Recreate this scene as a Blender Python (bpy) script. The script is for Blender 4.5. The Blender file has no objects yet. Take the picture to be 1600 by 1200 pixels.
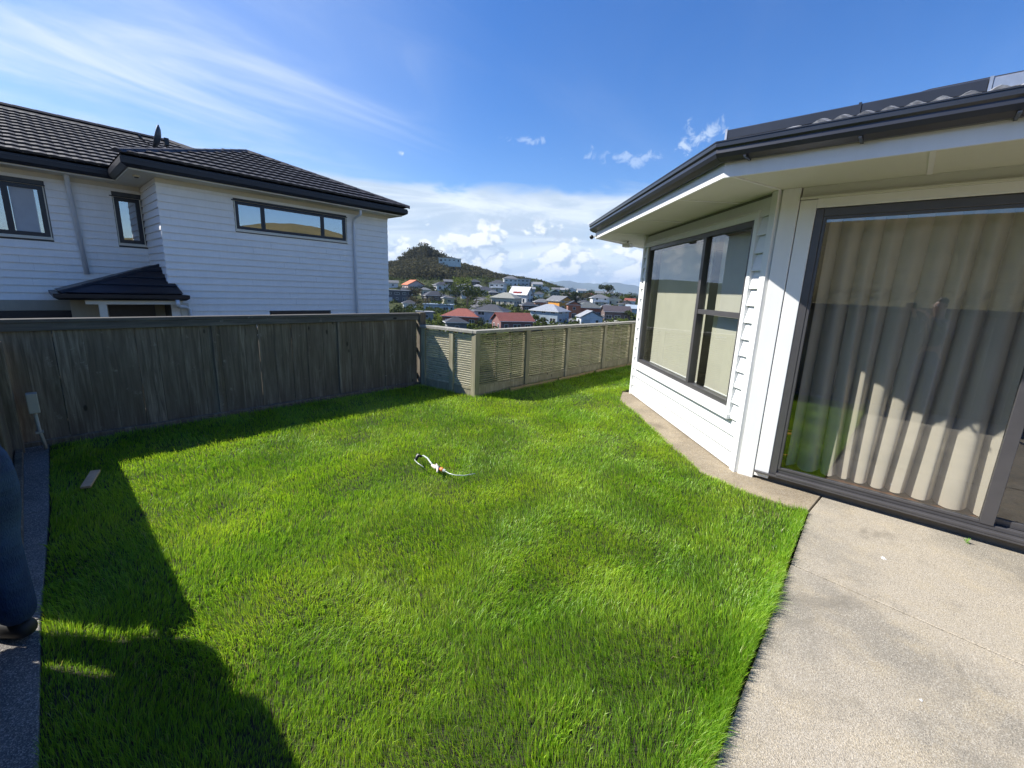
import bpy, math, random
import numpy as np
from mathutils import Vector, Matrix
random.seed(7); rng = np.random.default_rng(7)
S = bpy.context.scene
COL = S.collection
R = math.radians

# ------------------------------------------------------------------ camera
F_PX = 672.0; EYE = Vector((0, 0, 1.6))
def _ray(u, v): return np.array([u - 800, 600 - v, -F_PX], float)
_X = _ray(1420, 477); _X /= np.linalg.norm(_X)
_Y = _ray(26, 421); _Y -= _X * _X.dot(_Y); _Y /= np.linalg.norm(_Y)
ROT = np.stack([_X, _Y, np.cross(_X, _Y)])            # camera axes -> world axes
cam_data = bpy.data.cameras.new('camera'); cam = bpy.data.objects.new('camera', cam_data)
COL.objects.link(cam); S.camera = cam
cam_data.sensor_width = 36; cam_data.lens = 36 * F_PX / 1600
cam_data.clip_start = 0.03; cam_data.clip_end = 30000
m = Matrix([list(r) for r in ROT]).to_4x4(); m.translation = EYE; cam.matrix_world = m
def sight(u, v): return ROT @ _ray(u, v)

# ------------------------------------------------------------------ sky, sun, exposure
SUN = Vector((-0.57, 0.83, 1.0)).normalized()
ELEV = math.asin(SUN.z); AZ = math.atan2(SUN.x, SUN.y)     # clockwise from +Y is positive x
world = bpy.data.worlds.new('World'); S.world = world; world.use_nodes = True
world.cycles.sampling_method = 'MANUAL'; world.cycles.sample_map_resolution = 256
WN = world.node_tree.nodes; WL = world.node_tree.links; WN.clear()

class G:
    """tiny helper for node graphs"""
    def __init__(s, tree): s.t = tree; s.n = tree.nodes; s.l = tree.links
    def new(s, typ, **kw):
        n = s.n.new(typ)
        for k, v in kw.items(): setattr(n, k, v)
        return n
    def put(s, sock, v):
        if v is None: return
        if isinstance(v, bpy.types.NodeSocket): s.l.new(v, sock)
        else:
            try: sock.default_value = v
            except Exception: sock.default_value = (v, v, v)
    def m(s, op, a, b=None, c=None, clamp=False):
        n = s.new('ShaderNodeMath', operation=op, use_clamp=clamp)
        for i, v in enumerate((a, b, c)): s.put(n.inputs[i], v)
        return n.outputs[0]
    def vec(s, x, y, z):
        n = s.new('ShaderNodeCombineXYZ')
        for i, v in enumerate((x, y, z)): s.put(n.inputs[i], v)
        return n.outputs[0]
    def noise(s, v, scale, detail=4, rough=.5, dist=0, dim='3D'):
        n = s.new('ShaderNodeTexNoise', noise_dimensions=dim); s.put(n.inputs['Vector'], v)
        n.inputs['Scale'].default_value = scale; n.inputs['Detail'].default_value = detail
        n.inputs['Roughness'].default_value = rough; n.inputs['Distortion'].default_value = dist
        return n.outputs[0]
    def ramp(s, f, a, b, lo=0., hi=1., smooth=True):
        n = s.new('ShaderNodeMapRange', interpolation_type='SMOOTHSTEP' if smooth else 'LINEAR', clamp=True)
        s.put(n.inputs[0], f)
        for i, v in enumerate((a, b, lo, hi)): s.put(n.inputs[1 + i], v)
        return n.outputs[0]
    def mix(s, f, a, b, blend='MIX'):
        n = s.new('ShaderNodeMix', data_type='RGBA', blend_type=blend)
        s.put(n.inputs[0], f)
        for sock, v in ((n.inputs[6], a), (n.inputs[7], b)):
            if isinstance(v, tuple) and len(v) == 3: v = v + (1,)
            s.put(sock, v)
        return n.outputs[2]
    def map(s, v, scale=(1, 1, 1), rot=(0, 0, 0), loc=(0, 0, 0)):
        n = s.new('ShaderNodeMapping'); s.put(n.inputs[0], v)
        n.inputs[1].default_value = loc; n.inputs[2].default_value = rot; n.inputs[3].default_value = scale
        return n.outputs[0]

g = G(world.node_tree)
sky = g.new('ShaderNodeTexSky', sky_type='NISHITA', sun_disc=False, sun_elevation=ELEV, sun_rotation=AZ)
sky.altitude = 100; sky.air_density = 1.0; sky.dust_density = 0.35; sky.ozone_density = 3.0
hs = g.new('ShaderNodeHueSaturation'); hs.inputs['Saturation'].default_value = 1.34; hs.inputs['Hue'].default_value = .512
g.l.new(sky.outputs[0], hs.inputs['Color'])
SKY_STR = 0.105
skycol = g.mix(1.0, hs.outputs[0], (SKY_STR,) * 3, 'MULTIPLY')
tc = g.new('ShaderNodeTexCoord').outputs['Generated']
sep = g.new('ShaderNodeSeparateXYZ'); g.l.new(tc, sep.inputs[0])
dx, dy, dz = sep.outputs
az = g.m('ARCTAN2', dx, dy); el = g.m('ARCSINE', dz)
# high thin streaks, thickest round the sun's side of the sky
zz = g.m('ADD', g.m('MAXIMUM', dz, 0.0), 0.12)
flat = g.vec(g.m('DIVIDE', dx, zz), g.m('DIVIDE', dy, zz), 0.0)
st = g.map(flat, (0.55, 1.6, 1), (0, 0, R(-8)))
c1 = g.noise(st, 1.1, 7, .58, .6, '2D')
c2 = g.noise(g.map(flat, (.5, .9, 1), (0, 0, R(10))), .55, 3, .5, .3, '2D')
left = Vector(sight(60, 0)).normalized()
dotn = g.new('ShaderNodeVectorMath', operation='DOT_PRODUCT'); g.l.new(tc, dotn.inputs[0]); dotn.inputs[1].default_value = left
side = g.ramp(dotn.outputs['Value'], .78, .99)
cir = g.m('MULTIPLY', g.ramp(g.m('ADD', g.m('MULTIPLY', c1, .7), g.m('MULTIPLY', c2, .45)), .44, .88), g.m('ADD', g.m('MULTIPLY', side, 1.05), .05))
cir = g.m('MULTIPLY', cir, g.ramp(dz, .12, .3))
col = g.mix(g.m('ADD', cir, g.m('MULTIPLY', side, .16), clamp=True), skycol, (0.504, 0.560, 0.630))
# bank of layered cloud above the horizon
bv = g.vec(g.m('MULTIPLY', az, 3.0), g.m('MULTIPLY', el, 16.0), 0.0)
b1 = g.noise(bv, 1.2, 5, .6, .6, '2D'); b2 = g.noise(g.vec(g.m('MULTIPLY', az, 2.0), g.m('MULTIPLY', el, 5.0), 3.0), 1.6, 4, .6, 0, '2D')
edge = g.m('ADD', el, g.m('MULTIPLY', g.m('SUBTRACT', b1, .5), .055))
edge = g.m('ADD', edge, g.m('MULTIPLY', g.m('SUBTRACT', b2, .5), .05))
fdot = g.new('ShaderNodeVectorMath', operation='DOT_PRODUCT'); g.l.new(tc, fdot.inputs[0]); fdot.inputs[1].default_value = (.747, .665, 0)
ahead = g.ramp(fdot.outputs['Value'], -.15, .3)
bank = g.m('MULTIPLY', g.m('MULTIPLY', g.ramp(edge, .222, .196), g.ramp(b2, .2, .6, .74, .97)), ahead)
bankc = g.mix(g.ramp(b1, .35, .68), (0.350, 0.427, 0.518), (0.560, 0.609, 0.658))
col = g.mix(bank, col, bankc)
# cumulus heaps standing in the bank
cv = g.vec(g.m('MULTIPLY', az, 8.5), g.m('MULTIPLY', el, 13.0), 1.7)
def heap(vec):
    a = g.noise(vec, 1.3, 7, .62, .15, '2D')
    v = g.new('ShaderNodeTexVoronoi', feature='F1', voronoi_dimensions='2D'); g.l.new(vec, v.inputs['Vector'])
    v.inputs['Scale'].default_value = 2.6; v.inputs['Detail'].default_value = 1.5
    return g.m('SUBTRACT', g.m('MULTIPLY', a, 1.15), g.m('MULTIPLY', v.outputs['Distance'], .33))
h1 = heap(cv)
off = g.new('ShaderNodeVectorMath', operation='ADD'); g.l.new(cv, off.inputs[0]); off.inputs[1].default_value = (-.16, .30, 0)
h2 = heap(off.outputs[0])
lim = g.ramp(el, .02, .12, .10, .42, False)
cm = g.m('MULTIPLY', g.ramp(g.m('SUBTRACT', h1, lim), -.03, .10), g.m('MULTIPLY', g.ramp(el, .008, .028), g.m('MULTIPLY', ahead, g.ramp(el, .165, .125))))
lit = g.ramp(g.m('SUBTRACT', h1, h2), -.14, .14)
lit = g.m('MULTIPLY', lit, g.ramp(el, .02, .06, .62, 1.0))
cc = g.mix(lit, (0.29, 0.37, 0.475), (0.70, 0.71, 0.715))
col = g.mix(g.m('MULTIPLY', cm, .88), col, cc)
# a few single puffs
pn = g.noise(g.vec(g.m('MULTIPLY', az, 22.0), g.m('MULTIPLY', el, 26.0), 1.0), 1.3, 5, .62, .4, '2D')
def puff(u, v, sx, sy, colr, amt, seed):
    global col
    d = Vector(sight(u, v)).normalized(); a0 = math.atan2(d.x, d.y); e0 = math.asin(d.z)
    qa = g.m('DIVIDE', g.m('SUBTRACT', az, a0), sx); qe = g.m('DIVIDE', g.m('SUBTRACT', el, e0), sy)
    rr = g.m('SQRT', g.m('ADD', g.m('MULTIPLY', qa, qa), g.m('MULTIPLY', qe, qe)))
    n = pn
    mk = g.ramp(g.m('SUBTRACT', n, g.m('MULTIPLY', rr, .30)), .30, .52)
    col = g.mix(g.m('MULTIPLY', mk, amt), col, colr)
puff(1096, 214, .045, .035, (0.385, 0.469, 0.602), .75, 1)
puff(628, 240, .018, .010, (0.434, 0.518, 0.644), .8, 2)
puff(800, 352, .10, .022, (0.350, 0.413, 0.504), .75, 3)
puff(872, 368, .055, .014, (0.350, 0.413, 0.504), .7, 4)
puff(980, 245, .12, .020, (0.434, 0.518, 0.651), .45, 5)
puff(820, 218, .07, .010, (0.434, 0.518, 0.651), .4, 6)
low = g.ramp(el, -.06, .0)
col = g.mix(g.m('SUBTRACT', 1.0, low), col, (0.385, 0.469, 0.560))
bg = g.new('ShaderNodeBackground'); g.l.new(col, bg.inputs[0]); bg.inputs[1].default_value = 1.0
wo = g.new('ShaderNodeOutputWorld'); g.l.new(bg.outputs[0], wo.inputs[0])

sd = bpy.data.lights.new('sun', 'SUN'); sd.energy = 5.0; sd.angle = R(.53); sd.color = (1, .955, .88)
so = bpy.data.objects.new('sun', sd); COL.objects.link(so); so.location = SUN * 50
so.rotation_euler = SUN.to_track_quat('Z', 'Y').to_euler()
S.view_settings.view_transform = 'Standard'; S.view_settings.look = 'None'
S.view_settings.exposure = 0.82; S.view_settings.gamma = 1; S.view_settings.use_curve_mapping = False
S.render.engine = 'CYCLES'
S.cycles.max_bounces = 6; S.cycles.diffuse_bounces = 3; S.cycles.glossy_bounces = 3; S.cycles.transmission_bounces = 3
S.cycles.volume_bounces = 0; S.cycles.transparent_max_bounces = 8; S.cycles.use_adaptive_sampling = True
S.cycles.caustics_reflective = False; S.cycles.caustics_refractive = False

# ------------------------------------------------------------------ materials
def mat(name, build):
    m = bpy.data.materials.new(name); m.use_nodes = True
    k = G(m.node_tree); k.n.clear(); out = k.new('ShaderNodeOutputMaterial')
    sh = build(k); k.l.new(sh, out.inputs[0]); return m
def bsdf(k, colr, rough=.6, metal=0., bump=None, bstr=.3, bdist=.002, spec=.5, coat=0.):
    b = k.new('ShaderNodeBsdfPrincipled')
    if isinstance(colr, tuple): colr = colr + (1,)
    k.put(b.inputs['Base Color'], colr); k.put(b.inputs['Roughness'], rough); b.inputs['Metallic'].default_value = metal
    b.inputs['Specular IOR Level'].default_value = spec; b.inputs['Coat Weight'].default_value = coat
    if bump is not None:
        bn = k.new('ShaderNodeBump'); bn.inputs['Strength'].default_value = bstr; bn.inputs['Distance'].default_value = bdist
        k.l.new(bump, bn.inputs['Height']); k.l.new(bn.outputs[0], b.inputs['Normal'])
    return b.outputs[0]
def wpos(k): return k.new('ShaderNodeNewGeometry').outputs['Position']
def opos(k): return k.new('ShaderNodeTexCoord').outputs['Object']
def orand(k): return k.new('ShaderNodeObjectInfo').outputs['Random']
def hue(c, f): return tuple(min(1, x * f) for x in c)
def _sepz(k, p):
    q = k.new('ShaderNodeSeparateXYZ'); k.l.new(p, q.inputs[0]); return q.outputs[2]
def painted(name, c, rough=.5, var=.08, sc=3., grime=0.):
    def b(k):
        p = wpos(k); n = k.noise(p, sc, 6, .6); n2 = k.noise(k.map(p, (14, 14, 1.2)), 1.5, 4)
        f = k.m('ADD', k.m('MULTIPLY', n, .6), k.m('MULTIPLY', n2, .4))
        cc = k.mix(k.ramp(f, .3, .7), hue(c, 1 - var), hue(c, 1 + var * .3))
        cc = k.mix(k.m('MULTIPLY', orand(k), var * .7), cc, hue(c, .8))
        if grime: cc = k.mix(k.m('MULTIPLY', k.ramp(k.m('ADD', _sepz(k, p), k.m('MULTIPLY', n, .12)), .16, .03), .35), cc, (.30, .25, .17)); cc = k.mix(k.m('MULTIPLY', k.ramp(k.noise(k.map(p, (9, 9, 1.5)), 1.2, 6, .7), .56, .8), grime), cc, (.2, .19, .15))
        return bsdf(k, cc, rough, bump=k.noise(p, 220, 2), bstr=.08)
    return mat(name, b)
def plain(name, c, rough=.6, metal=0., var=.12, sc=8., coat=0.):
    def b(k):
        p = opos(k); cc = k.mix(k.ramp(k.noise(p, sc, 5, .6), .3, .7), hue(c, 1 - var), hue(c, 1 + var))
        return bsdf(k, cc, rough, metal, bump=k.noise(p, 60, 3), bstr=.06, coat=coat)
    return mat(name, b)
def weathered(name, c1, c2, c3, streak='z', green=0.):
    """grey weathered timber: grain, knots, runs of damp"""
    def b(k):
        o = opos(k); p = wpos(k); ad = k.new('ShaderNodeVectorMath', operation='ADD'); k.l.new(p, ad.inputs[0])
        sc = k.vec(k.m('MULTIPLY', orand(k), 17.0), k.m('MULTIPLY', orand(k), 31.0), k.m('MULTIPLY', orand(k), 7.0))
        k.l.new(sc, ad.inputs[1]); q = ad.outputs[0]
        st = {'z': (38, 38, 2.2), 'x': (2.2, 38, 38), 'y': (38, 2.2, 38)}[streak]
        wide = {'z': (6, 6, .9), 'x': (.9, 6, 6), 'y': (6, .9, 6)}[streak]
        grain = k.noise(k.map(q, st), 1.0, 6, .65, .6); blot = k.noise(k.map(q, wide), 1.0, 6, .62, .4)
        fine = k.noise(q, 9, 6, .7)
        cc = k.mix(k.ramp(grain, .32, .68), c1, c2)
        cc = k.mix(k.ramp(blot, .35, .72), k.mix(.75, cc, c1), cc)
        cc = k.mix(k.m('MULTIPLY', k.ramp(fine, .60, .80), .7), cc, c3)
        v = k.new('ShaderNodeTexVoronoi'); k.l.new(k.map(q, {'z': (5, 5, 2.2), 'x': (2.2, 5, 5), 'y': (5, 2.2, 5)}[streak]), v.inputs['Vector']); v.inputs['Scale'].default_value = 1.0
        cc = k.mix(k.ramp(v.outputs['Distance'], .10, .05), cc, hue(c1, .3))
        cc = k.mix(k.m('MULTIPLY', orand(k), .35), cc, c1)
        if green: cc = k.mix(k.m('MULTIPLY', k.ramp(k.noise(q, 3.1, 5), .45, .7), green), cc, (.13, .15, .05))
        return bsdf(k, cc, .85, bump=grain, bstr=.55, bdist=.003, spec=.2)
    return mat(name, b)
WHITE = painted('white_paint', (.80, .80, .78), .45, .05)
BOARDW = painted('weatherboard_white', (.74, .745, .74), .5, .05, grime=.05)
NBOARD = painted('pale_weatherboard', (.87, .85, .81), .55, .06, grime=.10)
SOFFIT = painted('soffit_cream', (.66, .66, .57), .6, .03)
CREAM = painted('cream_trim', (.66, .62, .52), .6, .05)
BEIGE = painted('beige_wall', (.36, .33, .26), .7, .08)
ALU = plain('dark_bronze_aluminium', (.085, .082, .085), .36, .25, .06)
NAVY = plain('black_window_aluminium', (.018, .019, .026), .35, .2)
GUT = plain('charcoal_steel', (.052, .055, .063), .28, .45, .08, 3)
NGUT = plain('black_steel', (.012, .013, .020), .4, .1, .1)
SILVER = plain('silver_metal', (.55, .55, .55), .35, .8)
DPIPE = painted('downpipe_white', (.66, .70, .76), .35, .04)
BLACK = plain('black_plastic', (.012, .012, .013), .4)
PVC = painted('grey_plastic', (.42, .41, .36), .5, .12, 12, .4)
FENCE = weathered('dark_fence_timber', (.11, .09, .066), (.34, .295, .225), (.58, .53, .44), green=.03)
FENCEX = weathered('fence_cap_timber', (.08, .075, .066), (.19, .18, .155), (.40, .38, .34), 'x')
FENCEY = weathered('side_cap_timber', (.05, .048, .042), (.12, .115, .10), (.28, .27, .25), 'y')
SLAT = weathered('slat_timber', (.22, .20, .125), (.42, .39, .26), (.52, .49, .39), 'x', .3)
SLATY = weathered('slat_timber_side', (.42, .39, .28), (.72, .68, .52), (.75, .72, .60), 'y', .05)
POST = weathered('post_timber', (.24, .22, .145), (.50, .46, .33), (.62, .58, .48), 'z', .2)
RAILW = weathered('pale_rail_timber', (.26, .25, .21), (.46, .44, .39), (.60, .58, .54), 'x')
EDGE = weathered('edging_timber', (.30, .22, .12), (.48, .38, .22), (.52, .46, .34), 'x')
def _conc(k, base, dark, agg, warm):
    p = wpos(k); big = k.noise(p, .9, 6, .62, .3); mid = k.noise(p, 4.5, 6, .65, .2)
    fine = k.noise(p, 150, 3, .7); v = k.new('ShaderNodeTexVoronoi'); k.l.new(p, v.inputs['Vector']); v.inputs['Scale'].default_value = 240
    c = k.mix(k.ramp(big, .40, .60), dark, base)
    c = k.mix(k.m('MULTIPLY', k.ramp(mid, .45, .7), .5), c, warm)
    c = k.mix(k.m('MULTIPLY', k.ramp(fine, .35, .75), .75), c, hue(dark, .5))
    vc = k.new('ShaderNodeSeparateColor'); k.l.new(v.outputs['Color'], vc.inputs[0])
    c = k.mix(k.m('MULTIPLY', k.ramp(vc.outputs[0], .55, .95), agg), c, (.62, .58, .50))
    c = k.mix(k.m('MULTIPLY', k.ramp(vc.outputs[1], .68, 1.), agg), c, (.09, .085, .08))
    st = k.ramp(k.noise(k.map(p, (1.1, 1.8, 1), (0, 0, .6)), 1.3, 7, .7, .5), .52, .70)
    c = k.mix(k.m('MULTIPLY', st, .6), c, hue(dark, .6))
    cv_ = k.new('ShaderNodeTexVoronoi', feature='DISTANCE_TO_EDGE'); k.l.new(k.noise(p, .9, 4) and k.map(p, (.35, .5, .4)), cv_.inputs['Vector']); cv_.inputs['Scale'].default_value = 1.0
    spk = k.ramp(k.noise(p, 38, 3, .8), .66, .74)
    c = k.mix(k.m('MULTIPLY', spk, .45), c, hue(dark, .4))
    h = k.m('ADD', fine, k.m('MULTIPLY', v.outputs['Distance'], .8))
    return bsdf(k, c, .88, bump=h, bstr=.7, bdist=.004, spec=.25)
PATIO = mat('aggregate_concrete', lambda k: _conc(k, (.47, .41, .315), (.30, .27, .215), .38, (.53, .44, .29)))
STRIP = mat('kerb_concrete', lambda k: _conc(k, (.38, .31, .21), (.26, .21, .14), .35, (.46, .37, .23)))
STRIPL = mat('grey_paving_concrete', lambda k: _conc(k, (.22, .21, .20), (.14, .13, .125), .5, (.26, .24, .21)))
DRIVE = mat('driveway_concrete', lambda k: _conc(k, (.30, .28, .24), (.20, .18, .16), .4, (.33, .29, .23)))
SOIL = plain('soil', (.022, .020, .012), .95, 0, .4, 20)
def _glass(refl, tint):
    def b(k):
        ge = k.new('ShaderNodeNewGeometry'); dt = k.new('ShaderNodeVectorMath', operation='DOT_PRODUCT')
        k.l.new(ge.outputs['Incoming'], dt.inputs[0]); k.l.new(ge.outputs['Normal'], dt.inputs[1])
        sch = k.m('POWER', k.m('SUBTRACT', 1.0, k.m('ABSOLUTE', dt.outputs['Value'])), 5.0)
        fac = k.m('ADD', k.m('MULTIPLY', sch, 1.0 - refl), refl, clamp=True)
        t = k.new('ShaderNodeBsdfTransparent'); t.inputs[0].default_value = tint + (1,)
        gl = k.new('ShaderNodeBsdfGlossy'); gl.inputs['Roughness'].default_value = .004; gl.inputs[0].default_value = (.95, .97, 1, 1)
        bn = k.new('ShaderNodeBump'); bn.inputs['Strength'].default_value = .02; bn.inputs['Distance'].default_value = .02
        k.l.new(k.noise(wpos(k), 1.6, 2), bn.inputs['Height']); k.l.new(bn.outputs[0], gl.inputs['Normal'])
        mx = k.new('ShaderNodeMixShader'); k.l.new(fac, mx.inputs[0]); k.l.new(t.outputs[0], mx.inputs[1]); k.l.new(gl.outputs[0], mx.inputs[2])
        return mx.outputs[0]
    return b
GLASS = mat('door_glass', _glass(.165, (.71, .71, .69)))
GLASSW = mat('window_glass', _glass(.17, (.88, .90, .89)))
GLASSN = mat('neighbour_glass', _glass(.38, (.55, .60, .66)))
def _fabric(c, tr):
    def b(k):
        p = wpos(k); w = k.noise(k.map(p, (400, 400, 90)), 1, 3)
        cc = k.mix(k.ramp(k.noise(p, 5, 4), .3, .7), hue(c, .93), c); cc = k.mix(k.m('MULTIPLY', w, .2), cc, hue(c, .8))
        d = k.new('ShaderNodeBsdfDiffuse'); k.l.new(cc, d.inputs[0]); t = k.new('ShaderNodeBsdfTranslucent'); k.l.new(cc, t.inputs[0])
        mx = k.new('ShaderNodeMixShader'); mx.inputs[0].default_value = tr; k.l.new(d.outputs[0], mx.inputs[1]); k.l.new(t.outputs[0], mx.inputs[2])
        return mx.outputs[0]
    return b
CURTAIN = mat('curtain_cloth', _fabric((.76, .71, .60), .03))
BLIND = mat('blind_cloth', _fabric((.72, .69, .55), .18))
NET = mat('net_cloth', _fabric((.62, .66, .70), .3))
TIMBER = plain('varnished_floor', (.22, .085, .03), .35, 0, .3, 14)
ROOMW = painted('room_wall', (.22, .21, .19), .8, .03)
def _tile(c, c2, rough):
    def b(k):
        p = opos(k); w = wpos(k)
        cc = k.mix(k.ramp(k.noise(w, 26, 6, .7), .35, .7), c, c2)
        cc = k.mix(k.m('MULTIPLY', orand(k), .35), cc, hue(c, .6))
        cc = k.mix(k.m('MULTIPLY', k.ramp(k.noise(w, 7, 5, .7), .66, .78), .6), cc, (.16, .13, .07))
        return bsdf(k, cc, rough, bump=k.noise(w, 120, 3, .7), bstr=.4, bdist=.003, spec=.5)
    return b
NTILE = mat('black_roof_tile', _tile((.016, .015, .020), (.046, .042, .045), .6))
RTILE = mat('grey_roof_tile', _tile((.20, .205, .215), (.50, .50, .50), .42))
DECK = plain('roof_underlay', (.010, .010, .012), .9)
JEANS = None
def _denim(k):
    p = opos(k); w = k.noise(k.map(p, (260, 260, 60)), 1, 3); n = k.noise(p, 7, 5, .6)
    cc = k.mix(k.ramp(n, .3, .72), (.012, .028, .095), (.04, .085, .20)); cc = k.mix(k.m('MULTIPLY', w, .4), cc, (.07, .11, .18))
    return bsdf(k, cc, .85, bump=k.m('ADD', w, k.m('MULTIPLY', k.noise(k.map(p, (3, 3, 16)), 1, 4), 3.)), bstr=.6, bdist=.012, spec=.2)
JEANS = mat('blue_denim', _denim)
SKIN = plain('skin', (.50, .30, .21), .5, 0, .06, 10); SHIRT = plain('dark_cloth', (.03, .034, .045), .9)
SHIRT2 = plain('grey_cloth', (.12, .12, .13), .9); HAIR = plain('dark_hair', (.015, .011, .009), .6)
SHOE = plain('black_shoe', (.018, .017, .017), .6); SOLE = plain('white_sole', (.55, .54, .52), .6)

# ------------------------------------------------------------------ mesh and object helpers
class MB:
    def __init__(s): s.v = []; s.f = []; s.mi = []
    def add(s, vs, fs, mi=0):
        b = len(s.v); s.v += [tuple(v) for v in vs]; s.f += [tuple(i + b for i in f) for f in fs]; s.mi += [mi] * len(fs); return s
    def box(s, x0, x1, y0, y1, z0, z1, mi=0, M=None):
        vs = [(x, y, z) for z in (z0, z1) for x, y in ((x0, y0), (x1, y0), (x1, y1), (x0, y1))]
        if M is not None: vs = [tuple(M @ Vector(v)) for v in vs]
        return s.add(vs, [(0, 3, 2, 1), (4, 5, 6, 7), (0, 1, 5, 4), (1, 2, 6, 5), (2, 3, 7, 6), (3, 0, 4, 7)], mi)
    def prism(s, prof, a, b, mi=0, M=None):
        """profile [(p,q)] given as function of end: vertices a(p,q), b(p,q)"""
        n = len(prof); vs = [a(p, q) for p, q in prof] + [b(p, q) for p, q in prof]
        if M is not None: vs = [tuple(M @ Vector(v)) for v in vs]
        fs = [tuple(range(n))[::-1], tuple(range(n, 2 * n))] + [(i, (i + 1) % n, n + (i + 1) % n, n + i) for i in range(n)]
        return s.add(vs, fs, mi)
    def tube(s, pts, rad, n=8, mi=0, cap=True):
        pts = [Vector(p) for p in pts]; rs = rad if isinstance(rad, (list, tuple)) else [rad] * len(pts)
        rings = []; prev = None
        for i, p in enumerate(pts):
            t = (pts[min(i + 1, len(pts) - 1)] - pts[max(i - 1, 0)]).normalized()
            if prev is None: u = t.orthogonal().normalized()
            else: u = (prev - t * prev.dot(t)).normalized()
            prev = u; w = t.cross(u)
            rings.append([tuple(p + (u * math.cos(a) + w * math.sin(a)) * rs[i]) for a in [2 * math.pi * j / n for j in range(n)]])
        vs = [v for r in rings for v in r]; fs = []
        for i in range(len(pts) - 1):
            for j in range(n): fs.append((i * n + j, i * n + (j + 1) % n, (i + 1) * n + (j + 1) % n, (i + 1) * n + j))
        if cap: fs += [tuple(range(n))[::-1], tuple(range((len(pts) - 1) * n, len(pts) * n))]
        return s.add(vs, fs, mi)
    def mesh(s, name, mats, smooth=False):
        me = bpy.data.meshes.new(name); me.from_pydata(s.v, [], s.f)
        for q in (mats if isinstance(mats, (list, tuple)) else [mats]): me.materials.append(q)
        if any(s.mi): me.polygons.foreach_set('material_index', s.mi)
        if smooth: me.polygons.foreach_set('use_smooth', [True] * len(me.polygons))
        me.update(); return me
def tag(o, label=None, cat=None, group=None, kind=None):
    if label: o['label'] = label
    if cat: o['category'] = cat
    if group: o['group'] = group
    if kind: o['kind'] = kind
    return o
def link(name, me, parent=None, M=None):
    """link a mesh object; parent's own location is undone so that geometry stays in world axes"""
    o = bpy.data.objects.new(name, me); COL.objects.link(o)
    if parent is not None:
        o.parent = parent
        if parent.type == 'EMPTY' and not parent.get('_local'):
            o.matrix_parent_inverse = Matrix.Translation(-parent.location)
    if M is not None: o.matrix_basis = M
    return o
def thing(name, label, cat, loc, group=None, rotz=0, local=False):
    o = bpy.data.objects.new(name, None); COL.objects.link(o); o.location = loc; o.rotation_euler = (0, 0, rotz)
    o.empty_display_size = .2
    if local: o['_local'] = 1
    return tag(o, label, cat, group)
def bevel(o, w, seg=2):
    b = o.modifiers.new('bevel', 'BEVEL'); b.width = w; b.segments = seg; b.limit_method = 'ANGLE'; return o

class Wall:
    """frame of a wall: s runs to the right seen from outside, o is outwards"""
    def __init__(s, x, y, ang):
        s.O = Vector((x, y, 0)); s.d = Vector((math.cos(ang), math.sin(ang), 0)); s.n = Vector((s.d.y, -s.d.x, 0)); s.ang = ang
    def P(s, a, z, o=0): p = s.O + s.d * a + s.n * o; return (p.x, p.y, z)
    def box(s, mb, s0, s1, z0, z1, o0, o1, mi=0):
        c = [s.P(a, z, o) for z in (z0, z1) for a, o in ((s0, o1), (s1, o1), (s1, o0), (s0, o0))]
        return mb.add(c, [(0, 3, 2, 1), (4, 5, 6, 7), (0, 1, 5, 4), (1, 2, 6, 5), (2, 3, 7, 6), (3, 0, 4, 7)], mi)
    def M(s, a, z, o=0, sx=1): return Matrix.Translation(s.P(a, z, o)) @ Matrix.Rotation(s.ang, 4, 'Z') @ Matrix.Diagonal((sx, 1, 1, 1))
_bm = {}
def board_mesh(pitch, m, t=.032):
    k = (pitch, m.name)
    if k not in _bm:
        prof = [(0, 0), (-t, -.002), (-t, .012), (-.004, pitch + .004), (0, pitch + .004)]
        _bm[k] = MB().prism(prof, lambda p, q: (0, p, q), lambda p, q: (1, p, q)).mesh('weatherboard', m)
    return _bm[k]
def boards(parent, w, s0, s1, z0, z1, pitch, m, holes=()):
    """one object per weatherboard piece, left out where there are openings"""
    z = z0
    while z < z1 - .02:
        segs = [(s0, s1)]
        for a, b, lo, hi in holes:
            if z + pitch * .55 > lo and z + pitch * .45 < hi:
                segs = [q for x, y in segs for q in ((x, min(y, a)), (max(x, b), y)) if q[1] - q[0] > .02]
        cut = []
        for a, b in segs:
            while b - a > 3.2 or (b - a > 1.8 and random.random() < .35):
                c = a + random.uniform(.9, min(4.2, b - a - .6)); cut.append((a, c - .0015)); a = c
            cut.append((a, b))
        for a, b in cut:
            link('weatherboard', board_mesh(pitch, m), parent, w.M(a, z, 0, b - a))
        z += pitch
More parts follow.
